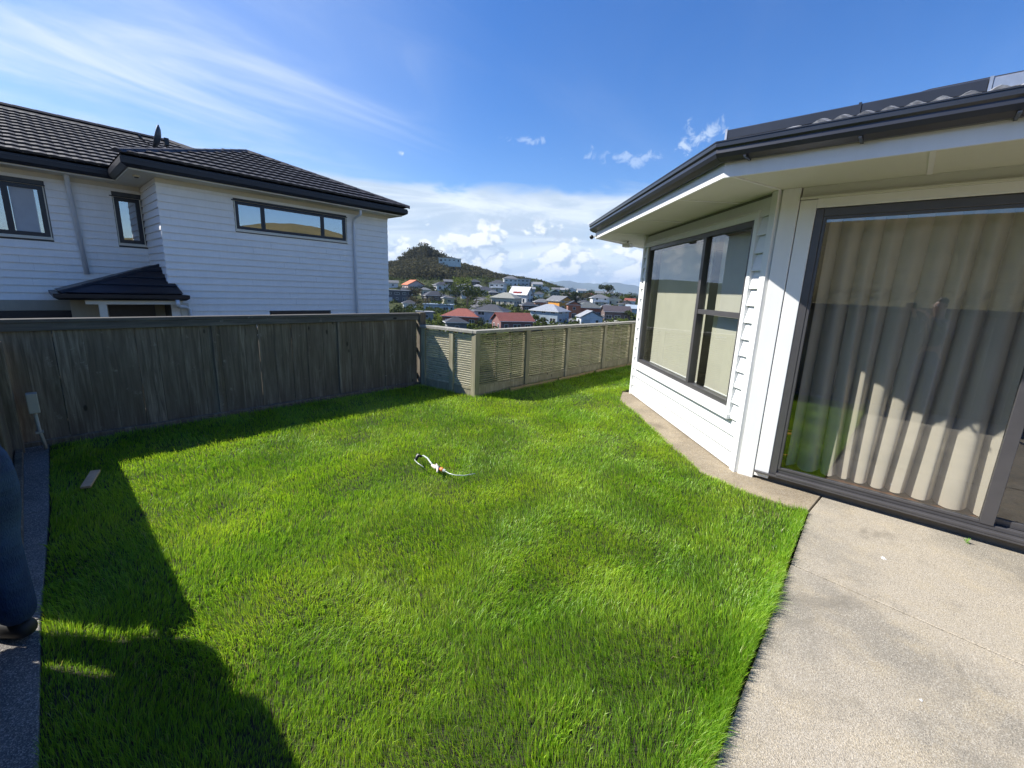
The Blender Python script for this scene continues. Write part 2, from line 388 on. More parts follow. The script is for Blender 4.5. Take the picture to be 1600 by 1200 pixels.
def window(parent, w, s0, s1, z0, z1, fm, gm, cols=(), rows=(), fw=.05, o=0., depth=.06, sill=None, name='window', trim=None, tw=.05):
    """frame mesh with pane, trim and sill sub-parts; cols = mullion positions, rows = (col index, z) transoms"""
    mb = MB(); xs = [s0] + list(cols) + [s1]
    w.box(mb, s0, s0 + fw, z0, z1, o - depth, o + .012); w.box(mb, s1 - fw, s1, z0, z1, o - depth, o + .012)
    w.box(mb, s0 + fw, s1 - fw, z1 - fw, z1, o - depth, o + .010); w.box(mb, s0 + fw, s1 - fw, z0, z0 + fw, o - depth, o + .010)
    for c in cols: w.box(mb, c - fw * .6, c + fw * .6, z0 + fw, z1 - fw, o - depth, o + .014)
    for ci, z in rows:
        w.box(mb, xs[ci] + fw * .6, xs[ci + 1] - fw * .6, z - fw * .5, z + fw * .5, o - depth, o + .008)
    fr = link(name, mb.mesh('frame', fm), parent)
    for i in range(len(xs) - 1):
        zs = [z0 + fw] + [z for ci, z in rows if ci == i] + [z1 - fw]
        for j in range(len(zs) - 1):
            a = xs[i] + fw * .6; b = xs[i + 1] - fw * .6
            p = MB().add([w.P(a, zs[j], o - .02), w.P(b, zs[j], o - .02), w.P(b, zs[j + 1], o - .02), w.P(a, zs[j + 1], o - .02)], [(0, 1, 2, 3)])
            link('pane', p.mesh('pane', gm), fr)
    if trim:
        t = MB(); w.box(t, s0 - tw, s0 - .001, z0 - tw, z1 + tw, o - .03, o + .030); w.box(t, s1 + .001, s1 + tw, z0 - tw, z1 + tw, o - .03, o + .030)
        w.box(t, s0, s1, z1 + .001, z1 + tw, o - .03, o + .028); link('trim', t.mesh('trim', trim), fr)
    if sill:
        t = MB(); w.box(t, s0 - tw - .015, s1 + tw + .015, z0 - tw - .045, z0 - tw - .002, o - .03, o + .055)
        w.box(t, s0, s1, z0 - tw, z0 - .001, o - .03, o + .026); link('sill', t.mesh('sill', sill), fr)
    return fr

# ------------------------------------------------------------------ terrain
FW = np.array([.747, .665]); RT = np.array([.665, -.747])
_us = np.array([-400, 600, 655, 700, 740, 770, 800, 840, 870, 930, 1000, 1300, 2000.])
_rz = np.array([15, 20, 27, 27, 22.5, 16, 13.5, 10.5, 4., .5, -.5, -1, -3.])
def vnoise(x, y, f, seed=0):
    x = np.asarray(x, float) * f + seed * 13.7; y = np.asarray(y, float) * f + seed * 7.3
    xi = np.floor(x).astype(np.int64); yi = np.floor(y).astype(np.int64); fx = x - xi; fy = y - yi
    fx = fx * fx * (3 - 2 * fx); fy = fy * fy * (3 - 2 * fy)
    def h(a, b):
        n = (a * 374761393 + b * 668265263 + seed * 974711) & 0x7fffffff; n = ((n ^ (n >> 13)) * 1274126177) & 0x7fffffff
        return ((n ^ (n >> 16)) & 0xffff) / 65535.
    return (h(xi, yi) * (1 - fx) + h(xi + 1, yi) * fx) * (1 - fy) + (h(xi, yi + 1) * (1 - fx) + h(xi + 1, yi + 1) * fx) * fy
def T(x, y):
    x = np.asarray(x, float); y = np.asarray(y, float); r = np.hypot(x, y) + 1e-6
    d = x * FW[0] + y * FW[1]; l = x * RT[0] + y * RT[1]
    t = np.clip(l / np.maximum(d, 1e-3), -2, 2); u = 800 + 665 * t; rz = np.interp(u, _us, _rz)
    def sm(a, b, q): q = np.clip((q - a) / (b - a), 0, 1); return q * q * (3 - 2 * q)
    zf = np.interp(d, [0, 20, 45, 85, 150, 260], [-1.3, -1.6, -5.5, -11.0, -10.2, -7.0])
    k = sm(190, 520, d); zf = zf * (1 - k) + rz * k
    k2 = sm(540, 1100, d); zf = zf * (1 - k2) + (-25 + 0 * d) * k2
    k3 = sm(1100, 3500, d); zf = zf * (1 - k3) - 62 * k3
    zb = np.interp(r, [0, 30, 60, 150, 400, 900, 3000], [-1.3, -.9, 1.5, 11, 24, 22, -40]) * 1.0
    zb = np.where(r > 60, zb * (1 + 1.1 * np.clip(-x / r, 0, 1) * (r < 2000)), zb)
    zb = zb + 14 * np.exp(-((x - 100) ** 2 + (y + 228) ** 2) / (2 * 34. ** 2))
    w = sm(-.1, .35, d / r); z = zf * w + zb * (1 - w)
    bump = (vnoise(x, y, 1 / 60., 3) - .5) * 4 * sm(60, 200, r) * (r < 2500)
    return z + bump
def hit(u, v):
    """where the line of sight through a photograph point meets the terrain"""
    q = sight(u, v); q = q / np.hypot(q[0], q[1]); s = np.arange(40, 1200, 1.0)
    zz = 1.6 + s * q[2]; tz = T(s * q[0], s * q[1]); i = np.argmax(zz < tz) if (zz < tz).any() else len(s) - 1
    return np.array([s[i] * q[0], s[i] * q[1], float(tz[i])]), s[i]
nr, na = 190, 260
rr = np.concatenate([[0.5], np.geomspace(6, 14000, nr - 1)]); aa = np.linspace(0, 2 * np.pi, na, endpoint=False)
fa = math.atan2(FW[1], FW[0])
aa = fa + np.pi * np.sign(np.linspace(-1, 1, na, endpoint=False)) * np.abs(np.linspace(-1, 1, na, endpoint=False)) ** 1.7
gx = np.outer(rr, np.cos(aa)); gy = np.outer(rr, np.sin(aa)); gz = T(gx, gy)
vs = np.stack([gx, gy, gz], -1).reshape(-1, 3)
fs = [(i * na + j, i * na + (j + 1) % na, (i + 1) * na + (j + 1) % na, (i + 1) * na + j) for i in range(nr - 1) for j in range(na)]
def _terr(k):
    p = wpos(k); n = k.noise(p, .05, 8, .65); n2 = k.noise(p, .35, 6, .7)
    c = k.mix(k.ramp(n2, .35, .65), (.028, .036, .014), (.075, .085, .034))
    dist = k.new('ShaderNodeVectorMath', operation='LENGTH'); k.l.new(p, dist.inputs[0])
    sp = k.new('ShaderNodeSeparateXYZ'); k.l.new(p, sp.inputs[0])
    back = k.ramp(k.m('ADD', k.m('MULTIPLY', sp.outputs[0], .747), k.m('MULTIPLY', sp.outputs[1], .665)), 10., -30.)
    c = k.mix(k.m('MULTIPLY', back, k.ramp(n, .3, .6, .6, 1.)), c, k.mix(n2, (.13, .115, .05), (.22, .18, .085)))
    return bsdf(k, c, .95, bump=n2, bstr=1., bdist=1.5, spec=.1)
me = bpy.data.meshes.new('ground'); me.from_pydata(vs.tolist(), [], fs); me.materials.append(mat('hill_ground', _terr))
me.polygons.foreach_set('use_smooth', [True] * len(me.polygons))
tag(link('ground', me), kind='structure')
# far blue ranges
def hillrange(name, dist, a0, a1, hfun, c, deep):
    n = 220; A = np.linspace(a0, a1, n); mb = MB(); V = []
    for j, (dd, hk) in enumerate(((0, 0), (.25, .55), (.5, 1.), (.8, .6), (1.2, 0))):
        for a in A:
            rr_ = dist + dd * deep; V.append((math.cos(a) * rr_, math.sin(a) * rr_, -70 + hfun(a, j) * hk))
    F = [(j * n + i, j * n + i + 1, (j + 1) * n + i + 1, (j + 1) * n + i) for j in range(4) for i in range(n - 1)]
    mb.add(V, F); return tag(link(name, mb.mesh(name, plain(name + '_bush', c, .95, 0, .3, .002), True)), kind='structure')
def hf(base, amp, sd):
    def f(a, j): return base + amp * float(vnoise(a * 30 + j * .4, j * .7, 1., sd)) + amp * .45 * float(vnoise(a * 95, j * .9, 1., sd + 1)) + amp * .15 * float(vnoise(a * 260, j, 1., sd + 2))
    return f
hillrange('far_hills', 8200, fa - 1.1, fa + .75, hf(165, 105, 21), (.05, .065, .04), 1500)
hillrange('middle_hills', 4200, fa - 1.1, fa + .75, hf(38, 34, 31), (.05, .065, .035), 900)

# ------------------------------------------------------------------ own section: level pad, drive, lawn, patio
pad = MB()
pad.box(4.3, 16, -30, 4.72, -2.2, -.03); pad.box(-40, 4.299, -30, 5.95, -2.2, -.03)
tag(link('lot_ground', pad.mesh('lot_ground', SOIL)), kind='structure')
tag(link('driveway', MB().box(-14, -2.9, -12, 12, -.6, -.012).mesh('driveway', DRIVE)), kind='structure')
GRAVEL = mat('gravel', lambda k: _conc(k, (.36, .31, .26), (.16, .13, .11), .8, (.42, .36, .30)))
LAWN = [(-.05, 5.76), (-.10, 3.9), (-.16, 2.7), (-.185, 1.9), (-.19, .23), (1.4, .236), (3.84, .305), (3.87, .74), (4.0, 1.14), (4.59, 1.72), (5.33, 2.42), (5.93, 3.03), (6.45, 3.30), (15.5, 3.30), (15.5, 4.62), (4.40, 4.60), (4.33, 4.62), (4.18, 5.76)]
tag(link('lawn_soil', MB().add([(x, y, -.012) for x, y in LAWN], [tuple(range(len(LAWN)))[::-1]]).mesh('lawn_soil', SOIL)), kind='structure')
# patio: slabs either side of saw cuts, each its own piece
pat = tag(bpy.data.objects.new('patio', None), kind='structure'); COL.objects.link(pat); pat['_local'] = 1
def slab(pts, m, name='slab', z=0., h=.1, par=pat):
    n = len(pts); mb = MB(); mb.add([(x, y, z - h) for x, y in pts] + [(x, y, z) for x, y in pts],
        [tuple(range(n, 2 * n))] + [(i, (i + 1) % n, n + (i + 1) % n, n + i) for i in range(n)])
    return bevel(link(name, mb.mesh(name, m), par), .004, 1)
J1, J2 = 2.945, 2.955          # saw cut running towards the door wall's foot
slab([(2.142, -7), (4.45, -7), (4.45, .245), (3.848, .295), (2.976, .265)], PATIO)
slab([(1.20, -7), (2.130, -7), (2.964, .264), (1.4, .225), (1.20, .221)], PATIO)
slab([(-3, -7), (1.194, -7), (1.194, .221), (-3, .218)], PATIO)
link('joint_bed', MB().box(-3, 4.4, -7, .25, -.02, -.018).mesh('joint', SOIL), pat)
ks = tag(bpy.data.objects.new('concrete_kerb', None), kind='structure'); COL.objects.link(ks); ks['_local'] = 1
slab([(3.850, .305), (4.45, .255), (4.45, .95), (6.6, 3.1), (6.45, 3.28), (5.93, 3.05), (5.33, 2.43), (4.59, 1.74), (4.0, 1.15), (3.875, .75)], STRIP, par=ks, z=.003)
sp_ = tag(bpy.data.objects.new('side_path', None), kind='structure'); COL.objects.link(sp_); sp_['_local'] = 1
for a, b in ((.22, 1.5), (1.507, 2.75), (2.757, 4.1), (4.107, 5.78)):
    xa = lambda y: np.interp(y, [.2, 1.9, 2.7, 3.9, 5.76], [-.19, -.185, -.16, -.10, -.05]) - .006
    slab([(-.85 if b < 3.2 else -.30, a), (xa(a), a), (xa(b), b), (-.85 if b < 3.2 else -.30, b)], STRIPL, par=sp_, z=.01)
tag(link('gravel', MB().box(-2.9, -.86, -7, 3.3, -.2, -.004).mesh('gravel', GRAVEL)), kind='structure')

# ------------------------------------------------------------------ grass
def inpoly(x, y, P):
    c = np.zeros(x.shape, bool); n = len(P)
    for i in range(n):
        x1, y1 = P[i]; x2, y2 = P[i - 1]
        k = ((y1 > y) != (y2 > y)) & (x < (x2 - x1) * (y - y1) / (y2 - y1 + 1e-12) + x1); c ^= k
    return c
def make_grass():
    N = 2100000
    x = rng.uniform(-.25, 12.5, N); y = rng.uniform(.2, 5.8, N)
    ke = 22000; x[:ke] = rng.uniform(-.2, 3.85, ke); y[:ke] = .236 + .028 * np.clip((x[:ke] - 1.4) / 2.44, 0, 1) * 2.4 + np.abs(rng.normal(0, .05, ke)) * .8 + .002
    r = np.hypot(x, y); dens = np.clip(1.0 / (1 + ((np.maximum(r, 1.2) - 1.2) / 2.3) ** 1.7), .17, 1)
    k = inpoly(x, y, LAWN) & (rng.random(N) < dens) & (~((x > 7.5) & (y < 3.4)))
    x = x[k]; y = y[k]; r = r[k]; n = len(x)
    lump = vnoise(x, y, 1.7, 1) * .5 + vnoise(x, y, 4.1, 2) * .32 + vnoise(x, y, 10., 3) * .18
    tuft = vnoise(x, y, 22., 4)
    h = (.024 + .028 * lump + .011 * tuft) * rng.uniform(.5, 1.25, n)
    thin = vnoise(x, y, 2.3, 9) < .2; h = np.where(thin, h * .7, h)
    tall = rng.random(n) < .02; h = np.where(tall, h * 1.55, h)
    th = vnoise(x, y, 1.1, 5) * 9 + vnoise(x, y, 3.3, 6) * 4 + rng.normal(0, .8, n)
    ln = np.abs(rng.normal(.34, .24, n)) * (.8 + .8 * vnoise(x, y, 2.9, 17) ** 2)
    ex = np.clip((.40 - y) / .14, 0, 1) * (x < 3.9); h = h * (1 + .35 * ex); lx = np.cos(th) * ln + .0; ly = np.sin(th) * ln - ex * .30
    w = (.0011 + .00050 * r) * rng.uniform(.7, 1.3, n)
    weed = (vnoise(x, y, 9., 23) > .86) & (rng.random(n) < .5); w = np.where(weed, w * 2.6, w); h = np.where(weed, h * .75, h)
    ph = rng.uniform(0, 2 * np.pi, n); wx = np.cos(ph) * w * .5; wy = np.sin(ph) * w * .5
    V = np.zeros((n, 5, 3), np.float32); z0 = -.012
    V[:, 0] = np.stack([x - wx, y - wy, np.full(n, z0)], -1); V[:, 1] = np.stack([x + wx, y + wy, np.full(n, z0)], -1)
    mx = x + lx * h * .38; my = y + ly * h * .38; mz = z0 + h * .62
    V[:, 2] = np.stack([mx + wx * .85, my + wy * .85, mz], -1); V[:, 3] = np.stack([mx - wx * .85, my - wy * .85, mz], -1)
    V[:, 4] = np.stack([x + lx * h * 1.15, y + ly * h * 1.15, z0 + h * np.clip(1.08 - .28 * np.hypot(lx, ly), .45, 1.1)], -1)
    me = bpy.data.meshes.new('grass'); me.vertices.add(n * 5); me.vertices.foreach_set('co', V.ravel())
    b = (np.arange(n) * 5)[:, None]
    loops = np.concatenate([b + np.array([0, 1, 2, 3]), b + np.array([3, 2, 4])], 1).ravel().astype(np.int32)
    me.loops.add(len(loops)); me.loops.foreach_set('vertex_index', loops)
    ls = (np.arange(n) * 7)[:, None] + np.array([0, 4]); me.polygons.add(n * 2)
    me.polygons.foreach_set('loop_start', ls.ravel().astype(np.int32))
    me.polygons.foreach_set('use_smooth', np.ones(n * 2, bool))
    base = np.array([.275, .49, .034]); yel = np.array([.48, .65, .055]); dk = np.array([.125, .30, .020]); straw = np.array([.42, .38, .17])
    t = np.clip(vnoise(x, y, 2.2, 11) * .55 + vnoise(x, y, 7., 12) * .25 + rng.normal(.1, .22, n), 0, 1)[:, None]
    c = np.where(t > .5, base + (yel - base) * (t - .5) * 2, dk + (base - dk) * t * 2)
    dry = rng.random(n) < (.02 + .05 * (vnoise(x, y, 3.1, 14) > .78)); c[dry] = straw
    cc = np.ones((n, 5, 4), np.float32); cc[:, :, :3] = c[:, None, :]; cc[:, :2, :3] = cc[:, :2, :3] * .45 + np.array([.05, .05, .015]);  # blade bases: brownish thatch tone, darkened to paint the shade between blades
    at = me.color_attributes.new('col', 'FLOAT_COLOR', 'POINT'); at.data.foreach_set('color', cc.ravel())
    def b_(k):
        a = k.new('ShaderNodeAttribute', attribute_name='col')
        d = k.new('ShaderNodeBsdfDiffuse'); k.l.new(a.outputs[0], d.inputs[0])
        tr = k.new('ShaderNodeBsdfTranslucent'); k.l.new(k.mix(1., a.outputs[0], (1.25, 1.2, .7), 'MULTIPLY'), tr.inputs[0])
        gl = k.new('ShaderNodeBsdfGlossy'); gl.inputs['Roughness'].default_value = .42; gl.inputs[0].default_value = (.8, .9, .7, 1)
        m1 = k.new('ShaderNodeMixShader'); m1.inputs[0].default_value = .45; k.l.new(d.outputs[0], m1.inputs[1]); k.l.new(tr.outputs[0], m1.inputs[2])
        m2 = k.new('ShaderNodeMixShader'); m2.inputs[0].default_value = .035; k.l.new(m1.outputs[0], m2.inputs[1]); k.l.new(gl.outputs[0], m2.inputs[2])
        return m2.outputs[0]
    me.materials.append(mat('grass_blade', b_)); me.update(calc_edges=True)
    print('grass blades', n)
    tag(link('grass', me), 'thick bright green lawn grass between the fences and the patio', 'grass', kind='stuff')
make_grass()

# ------------------------------------------------------------------ neighbour's house (left)
W1 = Wall(2.34, 13.4, 0)                     # projecting wing, faces the lawn
W2 = Wall(-7.0, 15.4, 0)                     # recessed wing
W3 = Wall(2.34, 15.4, -math.pi / 2)          # return wall, faces left
nh = thing('neighbour_house', 'large two storey house with pale weatherboards and black tiled hip roof behind the timber fence', 'house', (2.3, 15, -1.3))
L1 = 6.06; TOPZ = 3.80; PN = .17
core = MB(); core.box(2.36, 2.34 + L1 - .02, 13.42, 24, -1.5, TOPZ); core.box(-6.9, 2.35, 15.42, 24, -1.5, TOPZ)
link('wall_frame', core.mesh('wall_frame', plain('inner_wall', (.10, .11, .12), .9)), nh)
z0 = TOPZ - PN * 30
boards(nh, W1, -.02, L1, TOPZ - PN * 22, TOPZ - .02, PN, NBOARD, [(1.54, 4.62, 2.83, 3.60), (2.2, 3.98, -1, .74)])
boards(nh, W2, 6.0, 9.34, TOPZ - PN * 17, TOPZ - .02, PN, NBOARD, [(6.0, 7.59, 2.33, 3.56), (8.75, 9.33, 2.33, 3.56)])
boards(nh, W3, .02, 2.02, 1.46 - PN * 2, TOPZ - .02, PN, NBOARD)
cb = MB(); W1.box(cb, -.03, L1 + .0, TOPZ - .10, TOPZ, .033, .045); W2.box(cb, 5, 9.30, TOPZ - .10, TOPZ, .033, .045); link('cream_moulding', cb.mesh('moulding', CREAM), nh)
window(nh, W1, 1.57, 4.57, 2.87, 3.56, NAVY, GLASSN, cols=(2.23, 3.86), fw=.075, o=.01, sill=CREAM, trim=CREAM, tw=.022)
window(nh, W2, 6.3, 7.55, 2.38, 3.51, NAVY, GLASSN, cols=(6.95,), fw=.09, o=.01, sill=CREAM, trim=CREAM, tw=.02)
window(nh, W2, 8.78, 9.28, 2.38, 3.50, NAVY, GLASSN, fw=.09, o=.01, sill=CREAM, trim=CREAM, tw=.02)
window(nh, W1, 2.25, 3.93, -.3, .70, NAVY, GLASSN, fw=.08, o=.01)
for w, a, b, z in ((W1, 1.50, 4.62, 3.565), (W2, 6.2, 7.6, 3.515), (W2, 8.70, 9.33, 3.505)): hd = MB(); w.box(hd, a, b, z, z + .018, 0, .07); link('head_flashing', hd.mesh('flashing', NAVY), nh)
# thin sheets behind the upstairs glass, coloured dark for the rooms' shade
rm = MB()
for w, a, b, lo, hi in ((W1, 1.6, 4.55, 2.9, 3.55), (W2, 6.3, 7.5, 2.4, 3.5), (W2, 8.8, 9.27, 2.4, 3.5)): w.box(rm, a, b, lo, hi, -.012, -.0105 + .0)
link('room_shade_sheet', rm.mesh('room', plain('interior_shade_paint', (.035, .04, .05), .8)), nh)
nb = MB(); W2.box(nb, 7.02, 7.40, 2.47, 3.42, -.009, -.006); link('net_curtain', nb.mesh('net', NET), nh)
# soffits, gutters, fascia
RZ = 4.07
so_ = MB(); so_.box(1.80, 8.64, 12.86, 13.40, TOPZ, TOPZ + .03); so_.box(-7.6, 1.80, 14.86, 15.4, TOPZ, TOPZ + .031); so_.box(1.80, 2.34, 13.4, 15.4, TOPZ, TOPZ + .0305); so_.box(8.4, 8.64, 13.4, 24, TOPZ, TOPZ + .0305)
link('soffit', so_.mesh('soffit', CREAM), nh)
GP = [(0, 0), (.035, -.0), (.13, .06), (.135, .16), (.12, .165), (.12, .20), (.0, .20)]
def gutter(parent, pts, zb, m, prof=GP, name='gutter'):
    """mitred run; pts are plan points with the outside on the right hand"""
    n = len(pts); offs = []
    P2 = [Vector(p) for p in pts]
    for i in range(n):
        ns = []
        for a, b in ((i - 1, i), (i, i + 1)):
            if a >= 0 and b < n: d = (P2[b] - P2[a]).normalized(); ns.append(Vector((d.y, -d.x)))
        q = ns[0] if len(ns) == 1 else (ns[0] + ns[1]) / (1 + ns[0].dot(ns[1]))
        offs.append(q)
    mb = MB()
    for i in range(n - 1):
        mb.prism(prof, lambda p, q, i=i: (P2[i].x + offs[i].x * p, P2[i].y + offs[i].y * p, zb + q), lambda p, q, i=i: (P2[i + 1].x + offs[i + 1].x * p, P2[i + 1].y + offs[i + 1].y * p, zb + q))
    return link(name, mb.mesh(name, m), parent)
gutter(nh, [(-7.6, 14.86), (1.80, 14.86), (1.80, 12.86), (8.64, 12.86), (8.64, 22)], 3.83, NGUT)
# roof planes under the tiles
def solve(u, v, y0, z0_, k=.404):
    q = sight(u, v); t = (z0_ - k * y0 - 1.6) / (q[2] - k * q[1]); return np.array([0, 0, 1.6]) + q * t
RE = solve(262, 221, 14.74, RZ)                      # end of the main ridge
PX = (1.68 + 8.76) / 2; RUN1 = PX - 1.68; AP = (PX, 12.74 + RUN1, RZ + .404 * RUN1)
print('main ridge end', RE, 'apex', AP)
RUN2 = RE[1] - 14.74
dk = MB()
dk.add([(1.68, 12.74, RZ), (8.76, 12.74, RZ), AP, (PX, 24, AP[2]), (1.68, 24, RZ), (8.76, 24, RZ)], [(0, 1, 2), (0, 2, 3, 4), (1, 5, 3, 2)])
rx = RE[0] + RUN2
dk.add([(-8.5, 14.74, RZ), (rx, 14.74, RZ), tuple(RE), (-8.5, RE[1], RE[2]), (rx, RE[1] + RUN2, RZ), (-8.5, RE[1] + RUN2, RZ)], [(0, 1, 2, 3), (1, 4, 2), (3, 2, 4, 5)])
link('roof_underlay', dk.mesh('roof_underlay', DECK), nh)
TW, TE = .40, .37
def tile_mesh(m, name, wav, lip, n=8, w=TW, e=TE):
    """one interlocking tile: x across, y up the slope, z proud of the slope"""
    V = []; F = []
    for j, (yy, zz) in enumerate(((0, lip * .15), (0, lip), (e * .5, lip * .62), (e + .03, lip * .12))):
        for i in range(n + 1):
            t = i / n; wv = wav * (.5 - .5 * math.cos(2 * math.pi * t * 2)); V.append((t * w * .985, yy, zz + (wv if j > 0 else 0)))
    for j in range(3):
        for i in range(n): a = j * (n + 1) + i; F.append((a, a + 1, a + n + 2, a + n + 1))
    return MB().add(V, F).mesh(name, m)
NT = tile_mesh(NTILE, 'roof_tile', .010, .052)
sl = math.atan(.404); CS, SN = math.cos(sl), math.sin(sl)
def lay(parent, me, org, ang, inside, rows, x0, x1, w=TW, e=TE, slope=sl):
    """lay tiles on a slope that starts at org and rises to the left-normal of direction ang"""
    B = Matrix.Translation(org) @ Matrix.Rotation(ang, 4, 'Z') @ Matrix.Rotation(slope, 4, 'X')
    c = 0
    for r_ in range(rows):
        q = x0 + (w * .5 if r_ % 2 else 0)
        while q < x1:
            yv = r_ * e
            if inside(q + w * .5, (yv + e * .5) * math.cos(slope)):
                link('roof_tile', me, parent, B @ Matrix.Translation((q, yv, .004 + random.uniform(0, .005))) @ Matrix.Rotation(random.uniform(-.006, .006), 4, 'Z')); c += 1
            q += w
    return c
n1 = lay(nh, NT, (1.68, 12.74, RZ), 0, lambda x, y: min(x, 7.08 - x) > y - .10, 12, -.1, 7.5)
bx = -.9
n2 = lay(nh, NT, (bx, 14.74, RZ), 0, lambda x, y: y < (rx - bx - x) + .1 and y < RUN2 and not (x + bx > 1.55 + max(0, y - 1.95) * 1.0 and y > 0 and (x + bx) > 1.5 and RZ + .404 * y < RZ + .404 * min(x + bx - 1.68, RUN1) - .02), 13, 0, 8.6)
print('tiles', n1, n2)
def ridge(parent, a, b, m, w=.13, t=.05, name='ridge_cap', lift=.05):
    a = Vector(a); b = Vector(b); L = (b - a).length; d = (b - a).normalized(); sd_ = d.cross(Vector((0, 0, 1))).normalized(); up = sd_.cross(d); k = max(1, int(L / .42))
    for i in range(k):
        p = a + (b - a) * (i / k); q = a + (b - a) * ((i + 1) / k) + d * .02; mb = MB()
        pr = [(-w, -.02), (-w * .5, t * .8), (0, t * 1.25), (w * .5, t * .8), (w, -.02)]
        mb.prism(pr, lambda x, z, p=p: tuple(p + sd_ * x + up * (z + lift * .3)), lambda x, z, q=q: tuple(q + sd_ * x * .94 + up * (z + lift * .3 - .006)))
        link(name, mb.mesh(name, m), parent)
ridge(nh, (1.62, 12.70, RZ), AP, NTILE); ridge(nh, (8.80, 12.70, RZ), AP, NTILE)
ridge(nh, (-2.2, RE[1], RE[2]), tuple(RE), NTILE); ridge(nh, tuple(RE), (RE[0] + 2.6, RE[1] - 2.6, RE[2] - 2.6 * .404), NTILE)
# downpipes
def pipe(parent, pts, r=.04, m=DPIPE, name='downpipe', n=10): return link(name, MB().tube(pts, r, n).mesh(name, m, True), parent)
pipe(nh, [(7.20, 12.95, 3.80), (7.20, 12.96, 3.66), (7.19, 13.30, 3.58), (7.17, 13.33, 3.4), (7.16, 13.33, -1.2)])
pipe(nh, [(.97, 15.02, 3.86), (.98, 15.29, 3.62), (1.06, 15.31, 1.56)], .05)
fl = MB().tube([(2.02, 13.55, TOPZ), (2.02, 13.55, TOPZ - .035)], .07, 16); link('soffit_light', fl.mesh('soffit_light', CREAM), nh)
fl2 = MB().tube([(2.02, 13.55, TOPZ - .03), (2.02, 13.55, TOPZ - .05)], .04, 16); link('light_lens', fl2.mesh('lens', BLACK), nh)
# porch in the corner
pr = MB(); A = (.44, 12.98, 1.18); B_ = (2.52, 12.98, 1.18); P_ = (2.33, 14.15, 1.86); D_ = (.44, 15.38, 1.18)
pr.add([A, B_, P_, D_, (2.33, 15.38, 1.86), (2.52, 13.38, 1.18)], [(0, 1, 2), (0, 2, 4, 3), (1, 5, 2)])
pr.add([(x, y, z - .06) for x, y, z in (A, B_, P_, D_, (2.33, 15.38, 1.86), (2.52, 13.38, 1.18))], [(2, 1, 0), (3, 4, 2, 0), (2, 5, 1)])
link('porch_roof', pr.mesh('porch_roof', NGUT), nh)
for k_ in range(1, 4):
    t = k_ / 4; a = Vector(A).lerp(Vector(P_), t) + Vector((0, -.01, .01)); b = Vector(B_).lerp(Vector(P_), t) + Vector((0, -.01, .01))
    link('roof_rib', MB().tube([a, b], .012, 5).mesh('rib', NGUT), nh)
ridge(nh, A, P_, NGUT, .06, .025, 'ridge_cap', .0)
gutter(nh, [(.44, 15.3), (.44, 12.98), (2.52, 12.98), (2.52, 13.36)], 1.02, NGUT, [(0, 0), (.03, 0), (.10, .05), (.105, .13), (0, .13)])
pc = MB(); pc.box(.80, 2.50, 13.02, 13.10, .93, 1.02); pc.box(1.0, 1.13, 13.03, 13.12, -1.3, .93); link('porch_beam', pc.mesh('beam', CREAM), nh)
pw = MB(); pw.box(.62, 2.33, 14.2, 14.28, -1.3, 1.02); link('porch_wall', pw.mesh('porch_wall', BEIGE), nh)
pd = MB(); pd.box(1.25, 2.12, 14.16, 14.198, -1.3, .86); link('front_door', pd.mesh('front_door', NAVY), nh)
gl_ = MB(); W2.box(gl_, 5, 8.6, .664, .905, 0, .03); W2.box(gl_, 7.85, 8.6, -1.3, .663, 0, .03); link('garage_lintel', gl_.mesh('lintel', BEIGE), nh)
for i in range(4):
    gd = MB(); W2.box(gd, 5, 7.85, -1.3 + i * .49, -.815 + i * .49, -.02, .01); link('garage_door_panel', gd.mesh('garage_panel', NGUT), nh)
link('wall_corner', MB().box(2.50, 2.66, 13.30, 13.39, -1.3, .95).mesh('corner', CREAM), nh)
pipe(nh, [(2.38, 12.93, 1.04), (2.38, 12.93, .93), (2.42, 13.06, .88), (2.56, 13.16, .86), (2.66, 13.27, .80), (2.66, 13.29, -1.2)], .042)
# satellite dish
dish = thing('satellite_dish', 'dark grey satellite dish seen edge on above the tiled roof of the neighbouring house', 'satellite dish', (3.02, 15.55, 4.75))
V = []; F = []; nn = 24
axis = Vector((-.93, .25, .27)).normalized(); uu = axis.cross(Vector((0, 0, 1))).normalized(); vv = uu.cross(axis)
ctr = Vector((2.93, 15.5, 5.14)); V.append(tuple(ctr))
for j, (rad, dep) in enumerate(((.11, .012), (.22, .045), (.31, .10))):
    for i in range(nn): a = 2 * math.pi * i / nn; V.append(tuple(ctr + uu * rad * .82 * math.cos(a) + vv * rad * 1.06 * math.sin(a) + axis * dep))
F += [(0, 1 + i, 1 + (i + 1) % nn) for i in range(nn)]
for j in range(2): F += [(1 + j * nn + i, 1 + (j + 1) * nn + i, 1 + (j + 1) * nn + (i + 1) % nn, 1 + j * nn + (i + 1) % nn) for i in range(nn)]
do = link('reflector', MB().add(V, F).mesh('reflector', plain('dish_grey', (.06, .07, .08), .5, .2), True), dish); sol = do.modifiers.new('thick', 'SOLIDIFY'); sol.thickness = .012
link('mast', MB().tube([(3.05, 15.55, 4.62), (3.05, 15.55, 5.05), (2.98, 15.52, 5.14)], .02).mesh('mast', BLACK, True), dish)
link('feed_arm', MB().tube([ctr - vv * .3, ctr - vv * .18 + axis * .42], .012, 6).tube([ctr - vv * .18 + axis * .36, ctr - vv * .12 + axis * .46], .03, 8).mesh('feed_arm', BLACK), dish)
link('bracket', MB().box(3.0, 3.1, 15.49, 15.6, 5.02, 5.2).mesh('bracket', BLACK), dish)

